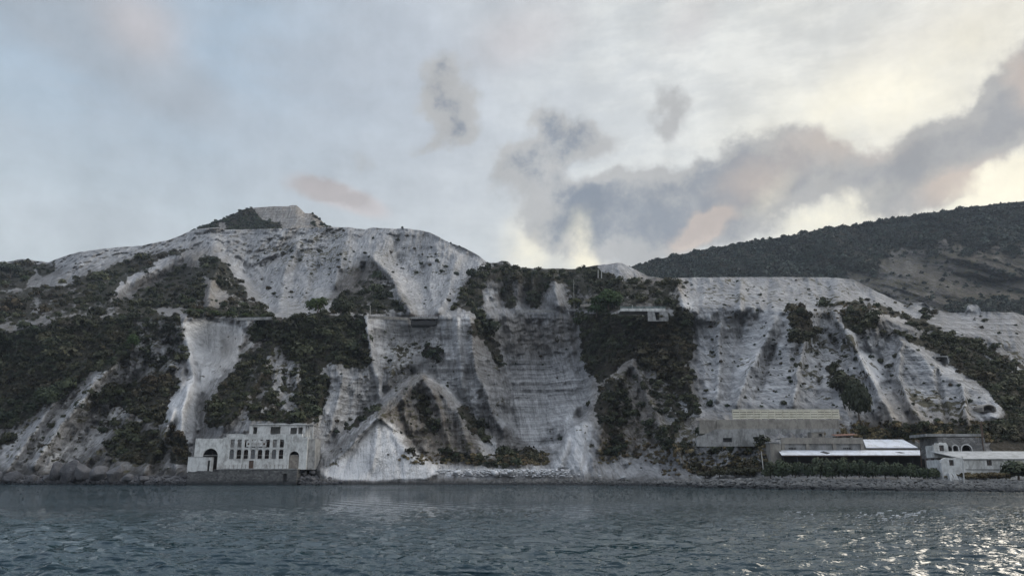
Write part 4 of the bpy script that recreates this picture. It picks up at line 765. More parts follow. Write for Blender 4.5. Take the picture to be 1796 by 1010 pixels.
tree('acacia_tree', 1008, 528, 13, 7, 6, GREEN, (1., .9), 'yellowish green tree beside the thin road mast', 800, seed=6)
tree('carob_tree', 1020, 562, 18, 12, 2, GREEN, (.2, .1), 'rounded green tree on the top edge of the scrubby spur', 1200, seed=7)
tree('pine_tree', 232, 597, 13, 12, 3, GREEN, (.2, .0), 'green pine alone in the dark scrub on the left slope', 900, seed=8)
tree('pine_tree', 82, 693, 22, 20, 3, DARKF, (.9, .0), 'broad dark green tree low on the left slope', 1400, seed=9)
tree('oak_tree', 1507, 700, 25, 36, 1, DARKF, (.4, .3), 'tall dark tree standing right of the cream balustrade', 2400, seed=10, dens=18)
tree('oak_tree', 1478, 668, 28, 17, 2, DARKF, (.6, .5), 'spreading dark tree up and left of the tall dark tree', 1800, seed=11, dens=16)
tree('fig_tree', 1231, 757, 13, 13, 8, DARKF, (.2, .1), 'round dark tree at the left end of the retaining wall', 1300, seed=12, D=float(shore(1231))+26)
tree('pine_tree', 18, 470, 22, 11, 6, DARKF, (.2, .1), 'dark tree clump on the skyline at the far left edge', 1100, seed=13)
tree('pine_tree', 42, 486, 9, 5, 2, GREEN, (.3, .2), 'small bright green tree below the left skyline', 500, seed=14)
tree('pine_tree', 870, 476, 8, 7, 3, DARKF, (.4, .2), 'small tree on top of the dark crag', 500, seed=15)
tree('pine_tree', 1404, 545, 11, 9, 4, DARKF, (.4, .3), 'dark round tree on the brow of the right-hand quarry', 700, seed=16)
for i, (a, b, w_, h_) in enumerate([(340, 545, 20, 6), (372, 547, 18, 6), (404, 549, 16, 6), (434, 551, 15, 6), (464, 553, 13, 5)]):
    tree('roadside_hedge', a, b, w_, h_, 1, GREEN, (.3+.1*i, .2), f'green roadside hedge above the white ravine, {ORD[i]}', 500, 'green hedge along the cliff road', seed=30+i, cat='hedge')
# tamarisks in front of the shed
tm = [(1352, 824, 15, 13), (1372, 821, 17, 16), (1394, 820, 16, 15), (1416, 822, 15, 14), (1438, 818, 17, 17), (1461, 821, 15, 15), (1484, 817, 18, 18), (1508, 818, 17, 17), (1531, 821, 15, 15), (1553, 820, 16, 15), (1575, 823, 14, 13), (1597, 824, 15, 13), (1619, 828, 13, 10), (1641, 828, 14, 10), (1660, 831, 10, 7)]
for i, (a, b, w_, h_) in enumerate(tm):
    tree('tamarisk_bush', a, b-1, w_*1.1, h_+2.5, .5, TAMA, (r.uniform(.1, .9), r.uniform(0, .5)), f'grey green tamarisk bush before the long shed, {(ORD+["thirteenth from left", "fourteenth from left", "fifteenth from left"])[i]}', 1100, 'tamarisk hedge in front of the shed', D=float(shore(a))+5.5+r.uniform(-.6, .8), seed=50+i, dens=11, sz=.11, cat='bush')
for i, (a, b, w_, h_, lab) in enumerate([(1238, 829, 13, 6, 'low bush at the left end of the rubble bank'), (1262, 826, 12, 8, 'rounded bush left of the leaning white pole'), (1290, 825, 14, 9, 'brownish bush midway between spur and shed'), (1316, 825, 14, 10, 'dark bush just left of the leaning white pole'), (1786, 820, 24, 17, 'dark bush cut by the right edge of the picture'), (1765, 830, 12, 8, 'low bush before the right end of the white wall')]):
    tree('coastal_bush', a, b, w_*1.25, h_, .3, TAMA if i > 3 else SCRUB, (.4, .4), lab, 900, None, D=float(shore(a))+(6 if a > 1700 else 10), seed=80+i, cat='bush', sz=.12)
gx = r.uniform(1655, 1770, 190); gg = P(gx, r.uniform(833, 838, 190), shore(gx)+r.uniform(4, 6.5, 190)); scatter('seaside_grass', gg, r.uniform(.35, .8, 190), 70, DRY, None, 690, .26, .8); tag(bpy.data.objects['seaside_grass'], 'yellowish green grass strip before the long white building', 'grass', kind='stuff')

# ================================================================ ROCKS
def rockmesh(name, seed, mat, rough=.35, sub=3):
    import bmesh
    bm = bmesh.new(); bmesh.ops.create_icosphere(bm, subdivisions=sub, radius=1); rr = np.random.default_rng(seed)
    co = np.array([v.co[:] for v in bm.verts]); pl_ = rr.normal(size=(9, 3)); pl_ /= np.linalg.norm(pl_, axis=1)[:, None]; dd = rr.uniform(.55, .85, 9)
    for n_, d_ in zip(pl_, dd):
        s = co@n_; ex = np.clip(s-d_, 0, None); co = co-ex[:, None]*n_*.92
    co *= (1+.12*fbm(co[:, 0]*2.5, co[:, 1]*2.5, co[:, 2]*2.5, 3, seed))[:, None]
    for v, c in zip(bm.verts, co): v.co = c
    me = bpy.data.meshes.new(name); bm.to_mesh(me); bm.free(); me.materials.append(mat); return me
def stone(name, a, b, rough=.9, wet=True, spec=.15):
    m = newmat(name); p = POS(); n1 = NOISE(p, .7, 6, .65); n2 = NOISE(p, 3.5, 5, .6)
    oi = N('ShaderNodeObjectInfo').outputs['Random']
    c = MIX(MR(M('ADD', M('MULTIPLY', n1, .6), M('MULTIPLY', n2, .4)), .35, .65), a, b); c = MIX(MR(oi, 0, 1, 0, .45, 'LINEAR'), c, b)
    if wet:
        sz = N('ShaderNodeSeparateXYZ'); L(p, sz.inputs[0]); c = MIX(MR(sz.outputs[2], .2, 1.2, .85, 0), c, (.012, .014, .016))
    fin_mat(c, rough, M('ADD', n1, M('MULTIPLY', n2, .5)), .25, .8, spec); return m
SDARK = stone('dark_rock', (.035, .035, .038), (.10, .098, .10)); SMID = stone('bank_rock', (.03, .03, .032), (.16, .158, .15)); SWHITE = stone('pale_rock', (.22, .22, .225), (.46, .465, .47))
RD = [rockmesh('rock', 10+i, SDARK) for i in range(6)]; RM = [rockmesh('rock', 20+i, SMID, sub=2) for i in range(6)]; RW = [rockmesh('rock', 30+i, SWHITE, sub=2) for i in range(6)]
def rock(meshes, px, py, rpx, D, label, group=None, flat=.75, name='boulder'):
    q = P(px, py, D); k = rpx*D/F/.97; o = link(name, meshes[int(r.integers(0, 6))]); o.location = q; o.scale = (k*r.uniform(.9, 1.2), k*r.uniform(.8, 1.1), k*flat*r.uniform(.8, 1.2)); o.rotation_euler = (r.uniform(-.3, .3), r.uniform(-.3, .3), r.uniform(0, 6.28))
    tag(o, label, 'rock', group); return o
bigs = [(100, 826, 13, 1.2, 'brown black'), (122, 828, 17, 1.15, 'tall round grey'), (148, 830, 17, 1.2, 'tallest dark'), (176, 831, 16, 1.05, 'blocky charcoal'), (202, 833, 15, .95, 'broad dark'), (60, 840, 13, .7, 'low black'), (26, 838, 16, .75, 'wide black'), (2, 838, 14, .8, 'black half hidden'), (84, 840, 11, .8, 'small wedged'), (228, 839, 11, .8, 'rough grey'), (252, 840, 10, .7, 'low grey'), (276, 842, 9, .7, 'flat dark'), (300, 842, 9, .75, 'last dark')]
for i, (a, b, c, f_, w_) in enumerate(bigs):
    rock(RD, a, b, c, float(shore(a))+2.5, f'{w_} sea rock on the left shore, {sorted([q[0] for q in bigs]).index(a)+1} of thirteen from left', 'big dark rocks on the left shore', f_)
for i in range(60):
    a = float(r.choice([r.uniform(-20, 330), r.uniform(215, 330), r.uniform(528, 600)])); c = r.uniform(2.5, 6)
    rock(RD, a, float(waterpy(a))-r.uniform(1, 12), c, float(shore(a))+r.uniform(0, 5), 'small dark rock among the rocks at the left waterline', 'small dark rocks at the left waterline')
for i in range(9):
    a = [533, 541, 549, 557, 545, 537, 553, 563, 571][i]; b = [830, 836, 828, 838, 818, 842, 843, 844, 845][i]
    rock(RD, a, b, r.uniform(4.5, 8), float(shore(a))+6, 'grey rubble block heaped at the right end of the quay', 'rubble at the right end of the quay')
for i in range(56):
    a = r.uniform(768, 1010) if i < 48 else r.uniform(1010, 1130); b = 836-10*r.uniform(0, 1)**1.3+(a-900)*.006 if a < 940 else r.uniform(830, 839)
    rock(RW, a, b, r.uniform(2.2, 7.)*(1 if a < 930 else .6), float(shore(a))+6+r.uniform(-1, 3), 'pale pumice block on the beach right of the white cone', 'pale blocks on the middle beach', .65)
for i in range(150):
    a = r.uniform(1150, 1830); t = r.uniform(0, 1); wl = float(waterpy(a)); hi = np.interp(a, [1150, 1260, 1400, 1830], [843, 841, 841, 845])
    b = wl-(wl-hi)*t; rock(RM, a, b, r.uniform(3.4, 8.0), float(shore(a))+.2+3.2*t, 'dark angular block in the rubble bank along the right shore', 'blocks of the right-hand rubble bank', .6)
# loose stones of the beaches
def stones(name, n, fx, mats, label, seed, rmin, rmax):
    rr = np.random.default_rng(seed); V_, F_ = [], []
    ico = np.array([(1, 0, 0), (-1, 0, 0), (0, 1, 0), (0, -1, 0), (0, 0, 1), (0, 0, -1)], float); tf_ = np.array([(0, 2, 4), (2, 1, 4), (1, 3, 4), (3, 0, 4), (2, 0, 5), (1, 2, 5), (3, 1, 5), (0, 3, 5)])
    a, b, D = fx(rr, n); c = P(a, b, D); R_ = rr.uniform(rmin, rmax, n)
    v = ico[None]*rr.uniform(.6, 1.2, (n, 6, 1))*R_[:, None, None]*np.array([1.2, 1, .7]); an = rr.uniform(0, 6.28, n)
    x = v[..., 0]*np.cos(an)[:, None]-v[..., 1]*np.sin(an)[:, None]; y = v[..., 0]*np.sin(an)[:, None]+v[..., 1]*np.cos(an)[:, None]; v = np.stack([x, y, v[..., 2]], -1)+c[:, None]
    f = (tf_[None]+6*np.arange(n)[:, None, None]).reshape(-1, 3); me = npmesh(name, v, f); me.materials.append(mats); o = link(name, me); tag(o, label, 'stones', kind='stuff')
def fxr(rr, n):
    a = rr.uniform(1140, 1860, n); t = rr.uniform(0, 1, n); wl = waterpy(a); hi = np.interp(a, [1150, 1260, 1400, 1830], [842, 839, 838, 842]); return a, wl+1-(wl-hi)*t, shore(a)+3.6*t
stones('bank_stones', 5200, fxr, SMID, 'loose dark stones filling the rubble bank on the right shore', 5, .15, .5)
def fxm(rr, n):
    a = rr.uniform(560, 1250, n); t = rr.uniform(0, 1, n)**1.3; return a, waterpy(a)-11*t, shore(a)+6*t
stones('beach_shingle', 4200, fxm, SMID, 'grey shingle of the middle beach at the waterline', 6, .12, .42)
def fxl2(rr, n):
    a = np.where(rr.uniform(0, 1, n) < .8, rr.uniform(-40, 326, n), rr.uniform(526, 600, n)); t = rr.uniform(0, 1, n)**1.2; return a, waterpy(a)-15*t, shore(a)+4.5*t
stones('shore_rubble', 2400, fxl2, SDARK, 'dark rubble at the foot of the left cliffs', 7, .2, .75)
def fxp(rr, n):
    a = rr.uniform(765, 1000, n); return a, 836-13*rr.uniform(0, 1, n), shore(a)+rr.uniform(6, 11, n)
stones('pale_rubble', 1200, fxp, SWHITE, 'pale pumice rubble on the beach right of the white cone', 8, .15, .6)
# ================================================================ BUILDINGS AND STRUCTURES
PLASTER = weathered('old_plaster', (.50, .505, .49), (.22, .21, .195), .75)
PLASTERW = weathered('white_plaster', (.54, .54, .515), (.20, .195, .18), .8)
CONC = weathered('concrete', (.27, .268, .26), (.10, .10, .095), .9)
CONCT = weathered('tan_concrete', (.235, .22, .19), (.11, .10, .09), .85)
CREAM = weathered('cream_concrete', (.60, .57, .46), (.30, .27, .20), .45)
def stonework(name, a, b, mort, sc_=1.6):
    m = newmat(name); p = OBJ(); v = N('ShaderNodeTexVoronoi', feature='DISTANCE_TO_EDGE'); L(MAP(p, (1, 1, 1.5)), v.inputs['Vector']); v.inputs['Scale'].default_value = sc_
    v2 = N('ShaderNodeTexVoronoi'); L(MAP(p, (1, 1, 1.5)), v2.inputs['Vector']); v2.inputs['Scale'].default_value = sc_
    s = N('ShaderNodeSeparateXYZ'); L(v2.outputs['Color'], s.inputs[0]); n = NOISE(p, .6, 6, .65); c = MIX(s.outputs[0], a, b); c = MIX(MR(n, .35, .65, 0, .6), c, a)
    c = MIX(MR(v.outputs['Distance'], 0, .07, .75, 0), c, mort)
    sz = N('ShaderNodeSeparateXYZ'); L(POS(), sz.inputs[0]); c = MIX(MR(M('ADD', sz.outputs[2], M('MULTIPLY', n, 1.5)), .9, 2.6, .85, 0), c, (.015, .018, .02))
    fin_mat(c, .9, M('ADD', MR(v.outputs['Distance'], 0, .12), M('MULTIPLY', n, .6)), .12, .9, .2); return m
STONE = stonework('quay_stone', (.055, .055, .055), (.17, .168, .16), (.10, .10, .098))
STONE2 = stonework('grey_stone_wall', (.09, .088, .085), (.22, .215, .205), (.20, .19, .18), 1.1)
STONE3 = stonework('brown_infill', (.15, .13, .11), (.28, .25, .21), (.2, .19, .17), 1.5)
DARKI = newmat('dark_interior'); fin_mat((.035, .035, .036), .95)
GLASS = newmat('dirty_pane'); fin_mat(MIX(NOISE(OBJ(), 2, 4), (.05, .055, .06), (.13, .14, .145)), .35, spec=.4)
METAL = newmat('rusty_metal'); fin_mat(MIX(NOISE(OBJ(), 3, 5), (.05, .045, .042), (.12, .07, .045)), .7, metal=.2)
POLE = newmat('pale_pole'); fin_mat(MIX(NOISE(OBJ(), 2, 5), (.42, .42, .40), (.25, .24, .22)), .7)
def sheet(name, a, b, sc_=7.):
    m = newmat(name); p = OBJ(); w_ = N('ShaderNodeTexWave', bands_direction='X'); L(p, w_.inputs[0]); w_.inputs['Scale'].default_value = sc_
    n = NOISE(MAP(p, (.5, .12, 1)), 1.4, 6, .6); n2 = NOISE(p, .4, 3)
    c = MIX(MR(n, .45, .66, 0, .55), a, b); c = MIX(MR(n2, .5, .62, 0, .3), c, b); fin_mat(c, .55, w_.outputs['Fac'], .05, .7, .4); return m
ROOFW = sheet('white_sheeting', (.54, .57, .62), (.30, .30, .30)); ROOFG = weathered('grey_roof', (.30, .305, .305), (.15, .15, .145), .7)
RUST = weathered('rusty_roof', (.16, .085, .06), (.10, .06, .05), .6)
GREENM = newmat('green_rail_paint'); fin_mat((.10, .16, .16), .5)
def X_(px, py, D): return float(P(px, py, D)[0])
def Z_(px, py, D): return float(P(px, py, D)[2])
class Fr:
    """local frame on a facade plane at distance D; origin at photo pixel"""
    def __init__(s, px, py, D): s.D = D; s.o = V(px, py, D)
    def __call__(s, px, py): q = P(px, py, s.D); return (float(q[0])-s.o.x, float(q[2])-s.o.z)
    def rc(s, a, b, c, d):      # px0,px1,py_bottom,py_top -> upright rectangle
        x0 = (s(a, c)[0]+s(a, d)[0])/2; x1 = (s(b, c)[0]+s(b, d)[0])/2; m = (a+b)/2; return x0, x1, s(m, c)[1], s(m, d)[1]
rj = random.Random(4)
def ragged(x0, x1, z, n, amp, end=None):
    return [(x0+(x1-x0)*i/n, z+(0 if i in (0, n) else rj.uniform(-amp, amp))) for i in range(n+1)]

# ---- the seafront ruin
D = float(shore(430)); z1 = lambda X, Y: (300+X/6.414, 720+Y/6.414)
f = Fr(430, 850, D)
q = empty('stone_quay', f.o, label='dark rubble stone quay wall rising from the sea under the ruin', cat='quay')
x0, _ = f(*z1(180, 700)); xm, _ = f(*z1(530, 700)); x1, _ = f(*z1(1415, 700)); zt = f(*z1(900, 660))[1]; zb = -1.2
dx0, dx1, dz0, dz1 = f.rc(300+1256/6.414, 300+1302/6.414, 720+800/6.414, 720+702/6.414)
m = MB(); m.wall(xm+.01, x1, zb, zt, 0, 1.0, [arch(dx0, dx1, dz0, dz1)], ragged(xm+.01, x1, zt, 14, .06)); m.box(xm+.3, x1-.3, 1.003, 12, zb, zt-.15); m.build('wall', STONE, q)
m = MB(); m.wall(x0, xm, zb, zt-.5, .5, 1.6, [], ragged(x0, xm, zt-.55, 9, .22)); m.box(x0+.2, xm+.3, 1.603, 12, zb, zt-.65); m.build('side_wall', STONE, q)
MB().box(dx0-.1, dx1+.1, .8, .9, dz0, dz1+.1).build('doorway', DARKI, q)
m = MB(); m.box(xm-.05, x1+.05, -.12, 3.3, zt+.003, zt+.28); m.build('coping', CONC, q)
for i, (a, w_, h_) in enumerate([(.12, 1.6, .5), (.45, 2.2, .35), (.7, 1.8, .4), (.9, 1.3, .5)]):
    xx = xm+(x1-xm)*a; MB().hexa([(xx-w_, -.6, zb), (xx+w_, -.6, zb), (xx+w_, .05, zb), (xx-w_, .05, zb)], [(xx-w_*.8, -.3, zb+1.2+h_), (xx+w_*.8, -.3, zb+1.1+h_), (xx+w_*.8, .05, zb+1.2+h_), (xx-w_*.8, .05, zb+1.3+h_)]).build('buttress', STONE, q)
# ruin body
D2 = D+3.6; f = Fr(460, 822, D2)
b = empty('ruined_loading_building', f.o, label='roofless white seafront ruin with two rows of eight windows and arches', cat='building')
base = -.15
L0 = f(*z1(258, 520))[0]; L1 = f(*z1(575, 400))[0]; Rr = f(*z1(1530, 450))[0]; ztop = f(*z1(1000, 262))[1]; zl = f(*z1(420, 312))[1]; zr = f(*z1(1480, 300))[1]
holes = []; wins = []
for i in range(8):
    xc = 682+i*79.2
    a0, a1, c0, c1 = f.rc(300+(xc-25)/6.414, 300+(xc+25)/6.414, 720+540/6.414, 720+436/6.414); holes.append(arch(a0, a1, c0, c1, 6, .35)); wins.append((a0, a1, c0, c1, 'l', i))
    xc2 = 692+i*79.2
    a0, a1, c0, c1 = f.rc(300+(xc2-23)/6.414, 300+(xc2+23)/6.414, 720+412/6.414, 720+323/6.414); holes.append(rect(a0, a1, c0, c1)); wins.append((a0, a1, c0, c1, 'u', i))
A = f.rc(300+352/6.414, 300+522/6.414, 720+655/6.414, 720+424/6.414); A = (A[0], A[1], base+.02, A[3]); holes.append(arch(*A, 12))
B = f.rc(300+1325/6.414, 300+1437/6.414, 720+650/6.414, 720+455/6.414); B = (B[0], B[1], base+.02, B[3]); holes.append(arch(*B, 12))
Dr = f.rc(300+874/6.414, 300+926/6.414, 720+648/6.414, 720+560/6.414); holes.append(rect(*Dr))
# lean the walls in very slightly like the battered originals: keep upright, ragged tops
topl = [(L0, zl), (L0+1.5, zl+.05), (L0+3.2, zl-.05), (L1, zl), (L1+.02, zl+.3), (L1+1.0, zl+.35), (L1+1.05, ztop-.1)]+[(L1+1.1+(Rr-1.9-L1-1.1)*i/16, ztop+rj.uniform(-.14, .1)) for i in range(17)]+[(Rr-1.6, zr+.1), (Rr, zr-.1)]
m = MB(); m.wall(L0, Rr, base, zr, 0, .6, holes, topl); m.build('facade', PLASTERW, b)
m = MB(); m.box(L0, L0+.5, .603, 9, base, zl-.1); m.box(Rr-.5, Rr, .603, 9, base, zr-.3); m.box(L0, Rr, 9, 9.4, base, zl); m.box(L0+.6, Rr-.6, .7, 8.9, zl-.9, zl-.6); m.box(L0+.6, Rr-.6, .7, 8.9, f(430, 798)[1]-.1, f(430, 798)[1]+.1); m.build('side_wall', CONC, b)
MB().box(L0+.6, Rr-.6, 4.4, 4.6, base, zl-1).build('partition', DARKI, b)
for a0, a1, c0, c1, row, i in wins:
    w_ = MB(); t = .07
    for xx in (a0, (a0+a1)/2-t/2, a1-t): w_.box(xx, xx+t, .25, .33, c0, c1)
    for zz in (c0, c0+(c1-c0)*.5, c1-t): w_.box(a0+t, a1-t, .26, .32, zz, zz+t)
    wo = w_.build('window', METAL, b)
    if (row, i) in (('u', 0), ('u', 1), ('u', 6), ('l', 0), ('l', 6), ('l', 3)): MB().box(a0+.02, a1-.02, .36, .4, c0, c1-.1).build('pane', GLASS if row == 'l' else CONC, wo)
    sl = MB().box(a0-.12, a1+.12, -.12, .1, c0-.16, c0-.005).build('sill', PLASTER, wo)
m = MB(); m.wall(B[0]+.01, B[1]-.01, base, B[3]-.02, .3, .55, [], [(B[0]+.01, B[3]-2.1), (B[0]+.3, B[3]-1.4), (B[0]+.8, B[3]-1.1), (B[1]-.5, B[3]-1.3), (B[1]-.01, B[3]-2.0)]); m.build('arch_infill', STONE3, b)
MB().box(Dr[0], Dr[1], .3, .36, Dr[2], Dr[3]).build('door', METAL, b)
m = MB()
for k in range(9): zz = A[2]+.2+k*.5; m.box(A[0]+2.6, A[1]-.3, .9, .98, zz, zz+.06)
m.box(A[0]+2.6, A[0]+2.7, .9, 1., A[2], A[3]-1.2); m.build('grille', METAL, b)
# pilaster strips and string course
m = MB()
for xx in (L1+1.1, B[0]-.9): m.box(xx, xx+.25, -.1, -.003, f(430, 806)[1]-2, ztop-.5)
zc = f.rc(440, 500, 787, 786)[3]; m.box(L1+1.4, Rr-4.0, -.13, -.003, zc-.08, zc+.12); m.build('moulding', PLASTER, b)
# notice panel between the upper windows
s0, s1, sz0, sz1 = f.rc(300+852/6.414, 300+1076/6.414, 720+402/6.414, 720+335/6.414)
tp = []
n_ = 28
for i in range(n_+1): t = i/n_; tp.append((s0+(s1-s0)*t, sz1-.3+.32*abs(math.sin(t*math.pi*7))*(1.-.0*t)+(.25 if .3 < t < .7 else 0)))
m = MB(); m.wall(s0, s1, sz0, sz1, -.3, -.16, [], tp); so_ = m.build('notice_panel', PLASTERW, b)
for xx in (s0+.35, s1-.95):
    m = MB(); m.wall(xx, xx+.6, sz0+.45, sz0+1.15, -.33, -.303, [], [(xx, sz0+.9), (xx+.1, sz0+1.15), (xx+.3, sz0+1.0), (xx+.5, sz0+1.15), (xx+.6, sz0+.9)]); m.build('emblem', METAL, so_)
m = MB()
for j, (a, c) in enumerate([(.30, .72), (.26, .76), (.34, .68)]):
    xx = s0+(s1-s0)*a; zz = sz0+1.12-j*.3
    while xx < s0+(s1-s0)*c: w_ = rj.uniform(.06, .18); m.box(xx, xx+w_, -.32, -.303, zz-.09, zz+rj.uniform(.02, .07)); xx += w_+rj.uniform(.05, .14)
m.build('faded_lettering', METAL, so_)
# roof pavilion
fp = Fr(460, 822, D2+4.2); ox = fp.o-f.o
g_ = lambda X, Y: fp(*z1(X, Y))
p0 = g_(882, 210)[0]; p1 = g_(1515, 200)[0]; pz0 = g_(1000, 268)[1]-.6; pz1 = g_(1000, 160)[1]
hs = [rect(*fp.rc(300+a/6.414, 300+c/6.414, 720+268/6.414, 720+y/6.414)) for a, c, y in [(922, 968, 182), (1118, 1230, 180), (1342, 1415, 190), (1430, 1478, 185)]]
pv = MB(); pv.wall(p0, p1, pz0, pz1, 0, .45, hs, [(p0, pz1-.2), (p0+2.0, pz1-.15), (p0+2.05, pz1+.35)]+[(p0+2.2+(p1-p0-2.2)*i/9, pz1+.4+rj.uniform(-.15, .15)) for i in range(10)]); pv.box(p0, p1, 5.0, 5.4, pz0, pz1); pv.box(p0, p0+.4, .453, 5, pz0, pz1); pv.box(p1-.4, p1, .453, 5, pz0, pz1)
po = pv.build('rooftop_pavilion', PLASTER, b); po.location = ox
m = MB(); m.box(p0-.2, p1+2.4, -.25, 5.2, pz1-.16, pz1+.1); mo = m.build('pavilion_roof', CONC, b); mo.location = ox
m = MB(); zc0 = g_(1570, 260)[1]; 
for i in range(4): xx = p1+.25+i*.62; m.box(xx, xx+.28, .3, .6, pz0-.5, pz1-.18)
m.box(p1, p1+2.4, .2, .7, pz0-.9, pz0-.1); mo = m.build('columns', PLASTER, b); mo.location = ox
w0 = Rr-.1; m = MB(); m.hexa([(w0, .8, base), (w0+2.2, 2, base), (w0+2.2, 8.8, base), (w0, 8.8, base)], [(w0, .8, zr-.6), (w0+1.9, 2, zr-.2), (w0+1.9, 8.8, zr-.2), (w0, 8.8, zr-.6)]); m.build('flank_wall', CONC, b)
rl = empty('quay_railing', V(460, 822, D+.3), label='thin rusty railing along the top of the quay before the ruin', cat='railing')
fr_ = Fr(460, 822, D+.3); ra = fr_(*z1(560, 650))[0]; rb = fr_(*z1(1300, 650))[0]; zq = zt+f.o.z*0+ (V(430, 850, D).z-rl.location.z)+.28
for (a, c, nm) in [(ra, rb, 'rail')]:
    m = MB()
    for zz in (.55, 1.05): m.box(a, c, -.02, .02, zq+zz, zq+zz+.05)
    m.build('rail', METAL, rl)
m = MB(); n_ = 17
for i in range(n_): xx = ra+(rb-ra)*i/(n_-1); m.box(xx-.035, xx+.035, -.03, .03, zq, zq+1.1)
m.build('posts', METAL, rl)
# white box annex in front of the big arch
fa = Fr(350, 826, D+1.7); an = empty('white_annex', fa.o, label='small plain white block in front of the ruin\'s big left arch', cat='outbuilding')
a0, a1 = fa(*z1(186, 600))[0], fa(*z1(452, 560))[0]; at = fa(*z1(300, 520))[1]; am = fa(*z1(398, 600))[0]
m = MB(); m.wall(a0, a1, -.3, at, 0, .3, [rect(am+.35, a1-.35, 0, at-1.05)], [(a0, at), (am, at-.02), (a1, at-.1)]); m.box(a0, a0+.3, .303, 1.8, -.3, at-.02); m.box(a1-.3, a1, .303, 1.8, -.3, at-.12); m.box(a0, a1, 1.8, 1.85, -.3, at-.03); m.build('wall', PLASTER, an)
MB().hexa([(a0-.05, -.06, at+.002), (a1+.05, -.06, at-.1), (a1+.05, 1.85, at-.1), (a0-.05, 1.85, at+.002)], [(a0-.05, -.06, at+.14), (a1+.05, -.06, at+.04), (a1+.05, 1.85, at+.04), (a0-.05, 1.85, at+.14)]).build('roof', CONC, an)
MB().box(am+.35, a1-.35, .5, .56, 0, at-1.05).build('doorway', DARKI, an)

# ---- cream balustrade, retaining wall
z4 = lambda X, Y: (1180+X/5.6125, 690+Y/5.6125)
D = float(shore(1380))+30.0
f = Fr(1380, 735, D); bal = empty('cream_balustrade', f.o, label='long cream concrete slatted wall on top of the grey retaining wall', cat='wall')
x0, x1 = f(1285.5, 727)[0], f(1472, 727)[0]; zb, zt = f(1380, 734.5)[1], f(1380, 718.5)[1]; h = zt-zb
for i in range(4):
    z0 = zb+h*(.02+i*.255); m = MB()
    for k in range(15):
        xa = x0+(x1-x0)*k/15; xb = x0+(x1-x0)*(k+1)/15; j = rj.uniform(-.03, .03); m.box(xa+.03, xb-.03, -.02+rj.uniform(0, .03), .12, z0+j, z0+h*.19+j)
    m.build('slat', CREAM, bal)
for k in range(16): xa = x0+(x1-x0)*k/15; MB().box(xa-.09, xa+.09, .125, .35, zb-.1, zt-.02).build('post', CREAM, bal)
MB().box(x0-.1, x1+.1, .36, .5, zb, zt-.05).build('slot_shade', DARKI, bal); MB().box(x0-.15, x1+.1, -.08, .34, zt+.0, zt+.14).build('coping', CREAM, bal)  # dark sheet behind the slats stands in for shade in the slots
Dr_ = D-.6; f = Fr(1380, 774, Dr_); rw = empty('retaining_wall', f.o, label='long grey concrete retaining wall below the cream balustrade', cat='wall')
x0, x1 = f(1221, 755)[0], f(1474, 755)[0]; zt = f(1380, 735.5)[1]; zmid = f(1380, 752)[1]
h1 = f.rc(1268, 1284, 775, 767.5); h2 = f.rc(1344, 1360, 773, 768.5)
m = MB(); m.wall(x0, x1, -1.2, zmid, 0, 1.2, [rect(*h1), rect(*h2)], [(x0, zmid-2.2), (x0+2.5, zmid-1.2), (x0+5, zmid-.1)]+ragged(x0+6, x1, zmid, 12, .1)); m.build('lower_wall', CONC, rw)
m = MB(); m.hexa([(x0+5.2, .35, zmid-.4), (x1, .35, zmid-.4), (x1, 1.3, zmid-.4), (x0+5.2, 1.3, zmid-.4)], [(x0+5.6, .5, zt), (x1, .5, zt), (x1, 1.3, zt), (x0+5.6, 1.3, zt)]); m.box(x0+1, x0+5.19, .35, 1.3, zmid-1.2, zt-.1); m.build('upper_wall', CONCT, rw)
for hh in (h1, h2): MB().box(hh[0], hh[1], .5, .6, hh[2], hh[3]).build('opening', DARKI, rw)
f = Fr(1434, 767, D-6); hu = empty('small_hut', f.o, label='tiny pale hut with one dark window behind the shed roof', cat='hut')
hx0, hx1, hz0, hz1 = f.rc(1423, 1446, 768, 758); ww = f.rc(1436, 1441.5, 765, 760)
m = MB(); m.wall(hx0, hx1, -.8, hz1, 0, .2, [rect(*ww)]); m.box(hx0, hx0+.2, .203, 2, -.8, hz1); m.box(hx1-.2, hx1, .203, 2, -.8, hz1); m.box(hx0, hx1, 2, 2.2, -.8, hz1); m.build('wall', CONCT, hu)
MB().box(hx0-.15, hx1+.15, -.15, 2.3, hz1+.003, hz1+.14).build('roof', CONC, hu); MB().box(ww[0], ww[1], .25, .3, ww[2], ww[3]).build('window', DARKI, hu)
f = Fr(1485, 768, D-5); ru = empty('rusty_shelter', f.o, label='low rust red sheet roof left of the upper white roof', cat='shelter')
q0, q1, q2, q3 = f.rc(1466, 1505, 768, 759); MB().hexa([(q0, 0, q3-.8), (q1, 0, q3-.5), (q1, 3, q3-.1), (q0, 3, q3-.3)], [(q0, 0, q3-.7), (q1, 0, q3-.4), (q1, 3, q3), (q0, 3, q3-.2)]).build('roof', RUST, ru)
m = MB(); [m.box(xx, xx+.15, .2, .35, -1, q3-.75) for xx in (q0+.2, (q0+q1)/2, q1-.3)]; m.build('posts', METAL, ru)

